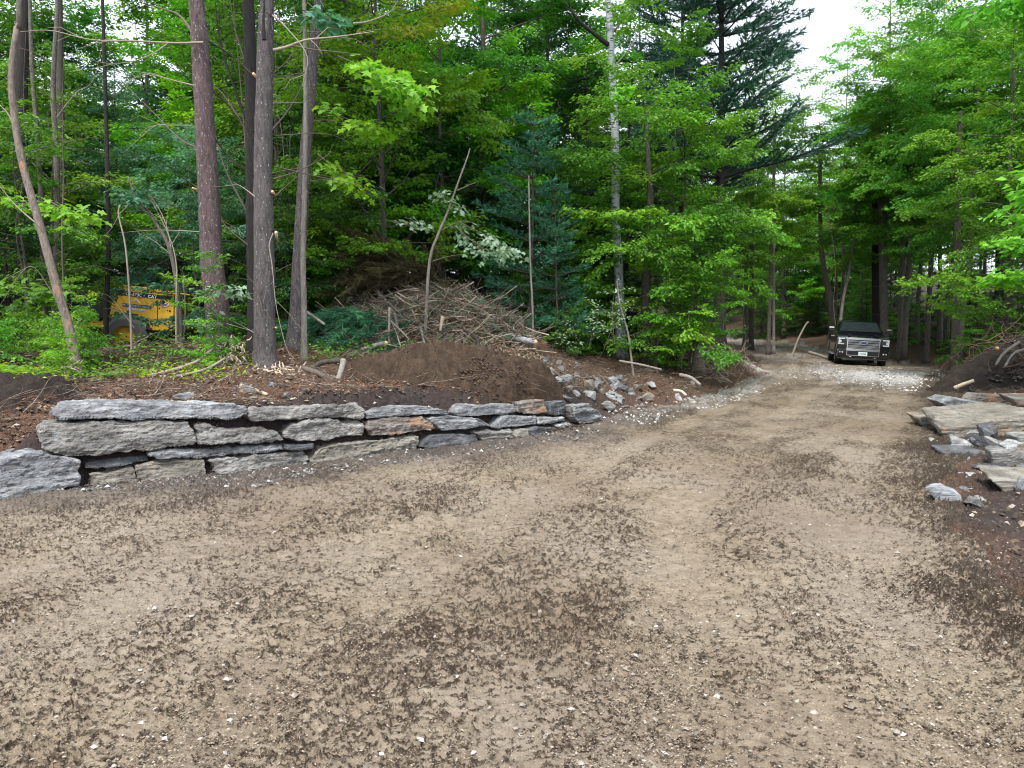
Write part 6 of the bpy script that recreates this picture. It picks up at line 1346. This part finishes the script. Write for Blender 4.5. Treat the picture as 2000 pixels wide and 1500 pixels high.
# ---- vibratory roller half hidden in the trees
def ymat():
    m, n, b = newmat('roller_yellow'); tc = N(n, 'ShaderNodeTexCoord').outputs['Object']
    f = noise(n, tc, 3.5, 5, .65); col = ramp(n, [(.3, (.42, .24, .02)), (.55, (.66, .40, .03)), (.75, (.72, .48, .06))], f.outputs[0]).outputs[0]
    n.links.new(col, b.inputs['Base Color']); b.inputs['Roughness'].default_value = .5; M['roller_yellow'] = m
ymat()
M['decal_black'] = simple('decal_black', (.008, .010, .018), .4); M['decal_white'] = simple('decal_white', (.78, .80, .82), .5); M['decal_pink'] = simple('decal_pink', (.72, .50, .66), .5); M['decal_purple'] = simple('decal_purple', (.16, .03, .18), .5)
M['tyre_mud'] = simple('tyre_mud', (.10, .10, .105), .9); M['decal_blue'] = simple('decal_blue', (.40, .55, .72), .5)
RD = 20.5; rc = GP(285, RD); K = F / RD / 1.0
roller = empty('road_roller', (rc.x, RD, rc.z)); tag(roller, 'yellow road roller with a black striped engine hood, half hidden in the trees', 'road roller')
def rp(px, py): q = P(px, py, RD) - roller.location; return (q.x, q.z)
def rpoly(name, pts, y0, y1, mat, parent, bev=.02): bm = bmesh.new(); extr(bm, [rp(*p) for p in pts], y0, y1, 'y'); return vmesh(name, bm, mat, parent, bev)
hood = rpoly('engine_hood', [(212,625),(219,590),(227,558),(243,559),(341,575),(340,625)], 0, 1.5, 'roller_yellow', roller)
rpoly('hood_edge', [(242,556.5),(343,573),(344,576),(242,559.5)], -.03, 1.5, 'roller_yellow', hood, .006)
st_ = rpoly('stripe', [(228,567),(336,579),(336,586),(226,575.5)], -.012, .01, 'decal_black', hood, 0)
rpoly('panel_seam', [(307,586),(308.3,586),(308.3,624),(307,624)], -.008, .01, 'decal_black', hood, 0)
rpoly('rear_frame', [(283,626),(340,626),(339,647),(295,646)], -.03, 1.4, 'roller_yellow', roller)
rpoly('rear_bumper', [(341,627),(349,628),(349,645),(341,644)], -.15, 1.6, 'roller_yellow', roller)
rpoly('fender', [(204,640),(212,627),(283,626),(283,640)], .02, 1.3, 'roller_yellow', roller)
rpoly('front_frame', [(8,622),(150,622),(205,630),(205,640),(8,634)], .2, 1.1, 'roller_yellow', roller)
rpoly('yoke', [(193,626),(206,626),(206,662),(195,664)], .1, 1.2, 'roller_yellow', roller)
rpoly('operator_platform', [(150,622),(152,560),(205,556),(214,622)], .1, 1.4, 'black_plastic', roller)
bm = bmesh.new(); q = rp(70, 655); cyl(bm, (q[0], .75, q[1]), .62, 1.9, 'y', 40); vmesh('drum', bm, 'tyre_mud', roller)
for v in roller.children[-1].data.vertices: pass
tyc = rp(256, 657)
for yy in (-.12, 1.35):
    bm = bmesh.new(); lathe(bm, (tyc[0], yy, tyc[1]), [(-.24, .30), (-.26, .48), (-.2, .60), (.2, .60), (.26, .48), (.24, .30)], 'y', 40); tr_ = vmesh('tyre', bm, 'tyre_mud', roller)
    bm = bmesh.new()
    for k in range(20):
        a = k * math.pi / 10
        for sg in (-1, 1):
            c0 = np.array([math.cos(a), math.sin(a)]); t0 = np.array([-c0[1], c0[0]]); a2 = a + .12 * sg
            pts = [(tyc[0] + (.60 + h) * c0[0] + t0[0] * w_, yy + sg * y_, tyc[1] + (.60 + h) * c0[1] + t0[1] * w_) for h in (0, .045) for (w_, y_) in ((-.03, .0), (.03, .0), (.07, .24), (.0, .24))]
            v = [bm.verts.new(p) for p in pts]
            for f in ((0,1,2,3),(7,6,5,4),(0,4,5,1),(1,5,6,2),(2,6,7,3),(3,7,4,0)): bm.faces.new([v[i] for i in f])
    vmesh('tread', bm, 'tyre_mud', tr_, 0, smooth=False)
    bm = bmesh.new(); lathe(bm, (tyc[0], yy, tyc[1]), [(-.12, .02), (-.12, .26), (-.2, .31), (.2, .31)], 'y', 32); vmesh('rim', bm, 'roller_yellow', tr_)
def rtext(body_, px, py, h, mat, parent, name, wpx, ang=-6.5):
    cu = bpy.data.curves.new(name, 'FONT'); cu.body = body_; cu.size = 1; cu.extrude = .004; cu.offset = .012
    o = bpy.data.objects.new(name, cu); C.objects.link(o); bpy.context.view_layer.update()
    me = bpy.data.meshes.new_from_object(o.evaluated_get(bpy.context.evaluated_depsgraph_get())); bpy.data.objects.remove(o)
    co = np.empty(len(me.vertices) * 3, np.float32); me.vertices.foreach_get('co', co); co = co.reshape(-1, 3); co -= co.min(0); e = co.max(0)
    co[:, 0] *= wpx / K / e[0]; co[:, 1] *= h / K / e[1]; me.vertices.foreach_set('co', co.ravel()); me.update(); me.name = name
    o = link(name, me, M[mat], parent); q = rp(px, py); o.location = (q[0], -.018, q[1]); o.rotation_euler = (R_(90), R_(-ang), 0); return o
rtext('CS-573C', 247, 576.5, 5.8, 'decal_white', st_, 'lettering', 31)
rtext('CAT', 290, 581.5, 5.6, 'decal_white', st_, 'lettering', 17)
bd = rpoly('sign_strip', [(240,592),(296,597.5),(296,603.5),(240,598)], -.010, .01, 'decal_black', hood, 0)
rtext('HILLTOP CONSTRUCTION, LLC', 241, 597.2, 4.2, 'decal_blue', bd, 'lettering', 54)
rpoly('roof_line', [(262,588.5),(266,583),(275,592),(274,593),(266,585),(263,589)], -.012, .01, 'decal_white', hood, 0)
for i, w_ in enumerate((3, 3, 3.4, 2.6, 3.2, 3, 3.4, 3)): rpoly('number_mark', [(250+i*4.4, 601+i*.45), (250+i*4.4+w_, 601.3+i*.45), (250+i*4.4+w_, 605+i*.45), (250+i*4.4, 604.7+i*.45)], -.012, .01, 'decal_blue', hood, 0)
bm = bmesh.new(); q = rp(322.5, 595.5); cyl(bm, (q[0], -.008, q[1]), .125, .012, 'y', 28)
for v in bm.verts: v.co.z = q[1] + (v.co.z - q[1]) * .42
bo = vmesh('oval_sticker', bm, 'decal_pink', hood)
bm = bmesh.new()
for i in range(5): box(bm, q[0] - .075 + i * .03, q[0] - .055 + i * .03, -.020, -.012, q[1] - .022, q[1] + .022)
vmesh('sticker_marks', bm, 'decal_purple', bo)
for px, py, r in ((327, 606.5, .018), (332, 607.5, .028)):
    bm = bmesh.new(); q = rp(px, py); cyl(bm, (q[0], -.004, q[1]), r, .012, 'y', 12); vmesh('vent_hole', bm, 'decal_black', hood)
# ================================================================ LABELS OF REPEATS: colour and order from the left
ORD = 'first second third fourth fifth sixth seventh eighth ninth tenth eleventh twelfth thirteenth fourteenth fifteenth sixteenth seventeenth eighteenth nineteenth twentieth'.split()
TENS = {20: 'twenty', 30: 'thirty', 40: 'forty', 50: 'fifty'}
def ordw(i):
    if i < 20: return ORD[i]
    n = i + 1; t, u = n // 10 * 10, n % 10
    return (TENS[t][:-1] + 'ieth') if u == 0 else TENS[t] + '-' + ORD[u - 1]
CW = {'leaf_dark': 'dark green', 'leaf_green': 'mid green', 'leaf_bright': 'bright green', 'leaf_yellow': 'yellow-green', 'leaf_teal': 'bluish green', 'needle': 'dark needled', 'needle_young': 'blue-green needled',
      'stone_blue': 'bluish', 'stone_grey': 'grey', 'stone_pale': 'whitish', 'stone_tan': 'tan', 'stone_dark': 'dark', 'twig': 'brown', 'twig_pale': 'pale', 'bark_grey': 'grey', 'bark_mid': 'dull brown'}
def relabel():
    sets = {}
    for o in list(C.objects):
        if o.parent or 'label' not in o or 'group' not in o: continue
        sets.setdefault((o['label'], o['group']), []).append(o)
    for (lb, g), os_ in sets.items():
        if len(os_) < 2: continue
        sub = {}
        for o in os_:
            src = o
            for c in o.children:
                if c.name.split('.')[0] in ('crown', 'leaves'): src = c
            mt = src.material_slots[0].material.name if src.material_slots and src.material_slots[0].material else ''
            sub.setdefault(CW.get(mt, ''), []).append(o)
        for cw, L in sub.items():
            L.sort(key=lambda o: o.location.x / max(.1, o.location.y))
            inn = [o for o in L if 0 <= 1000 + F * o.location.x / max(.1, o.location.y) <= 2000]
            for o in L:
                base = (cw + ' ' + lb).strip()
                if o in inn: o['label'] = base + (', ' + ordw(inn.index(o)) + ' from the left' if len(inn) > 1 else '')
                else: o['label'] = base + ', rooted outside the picture' if not o.type == 'MESH' else base + ', just outside the picture'
relabel()
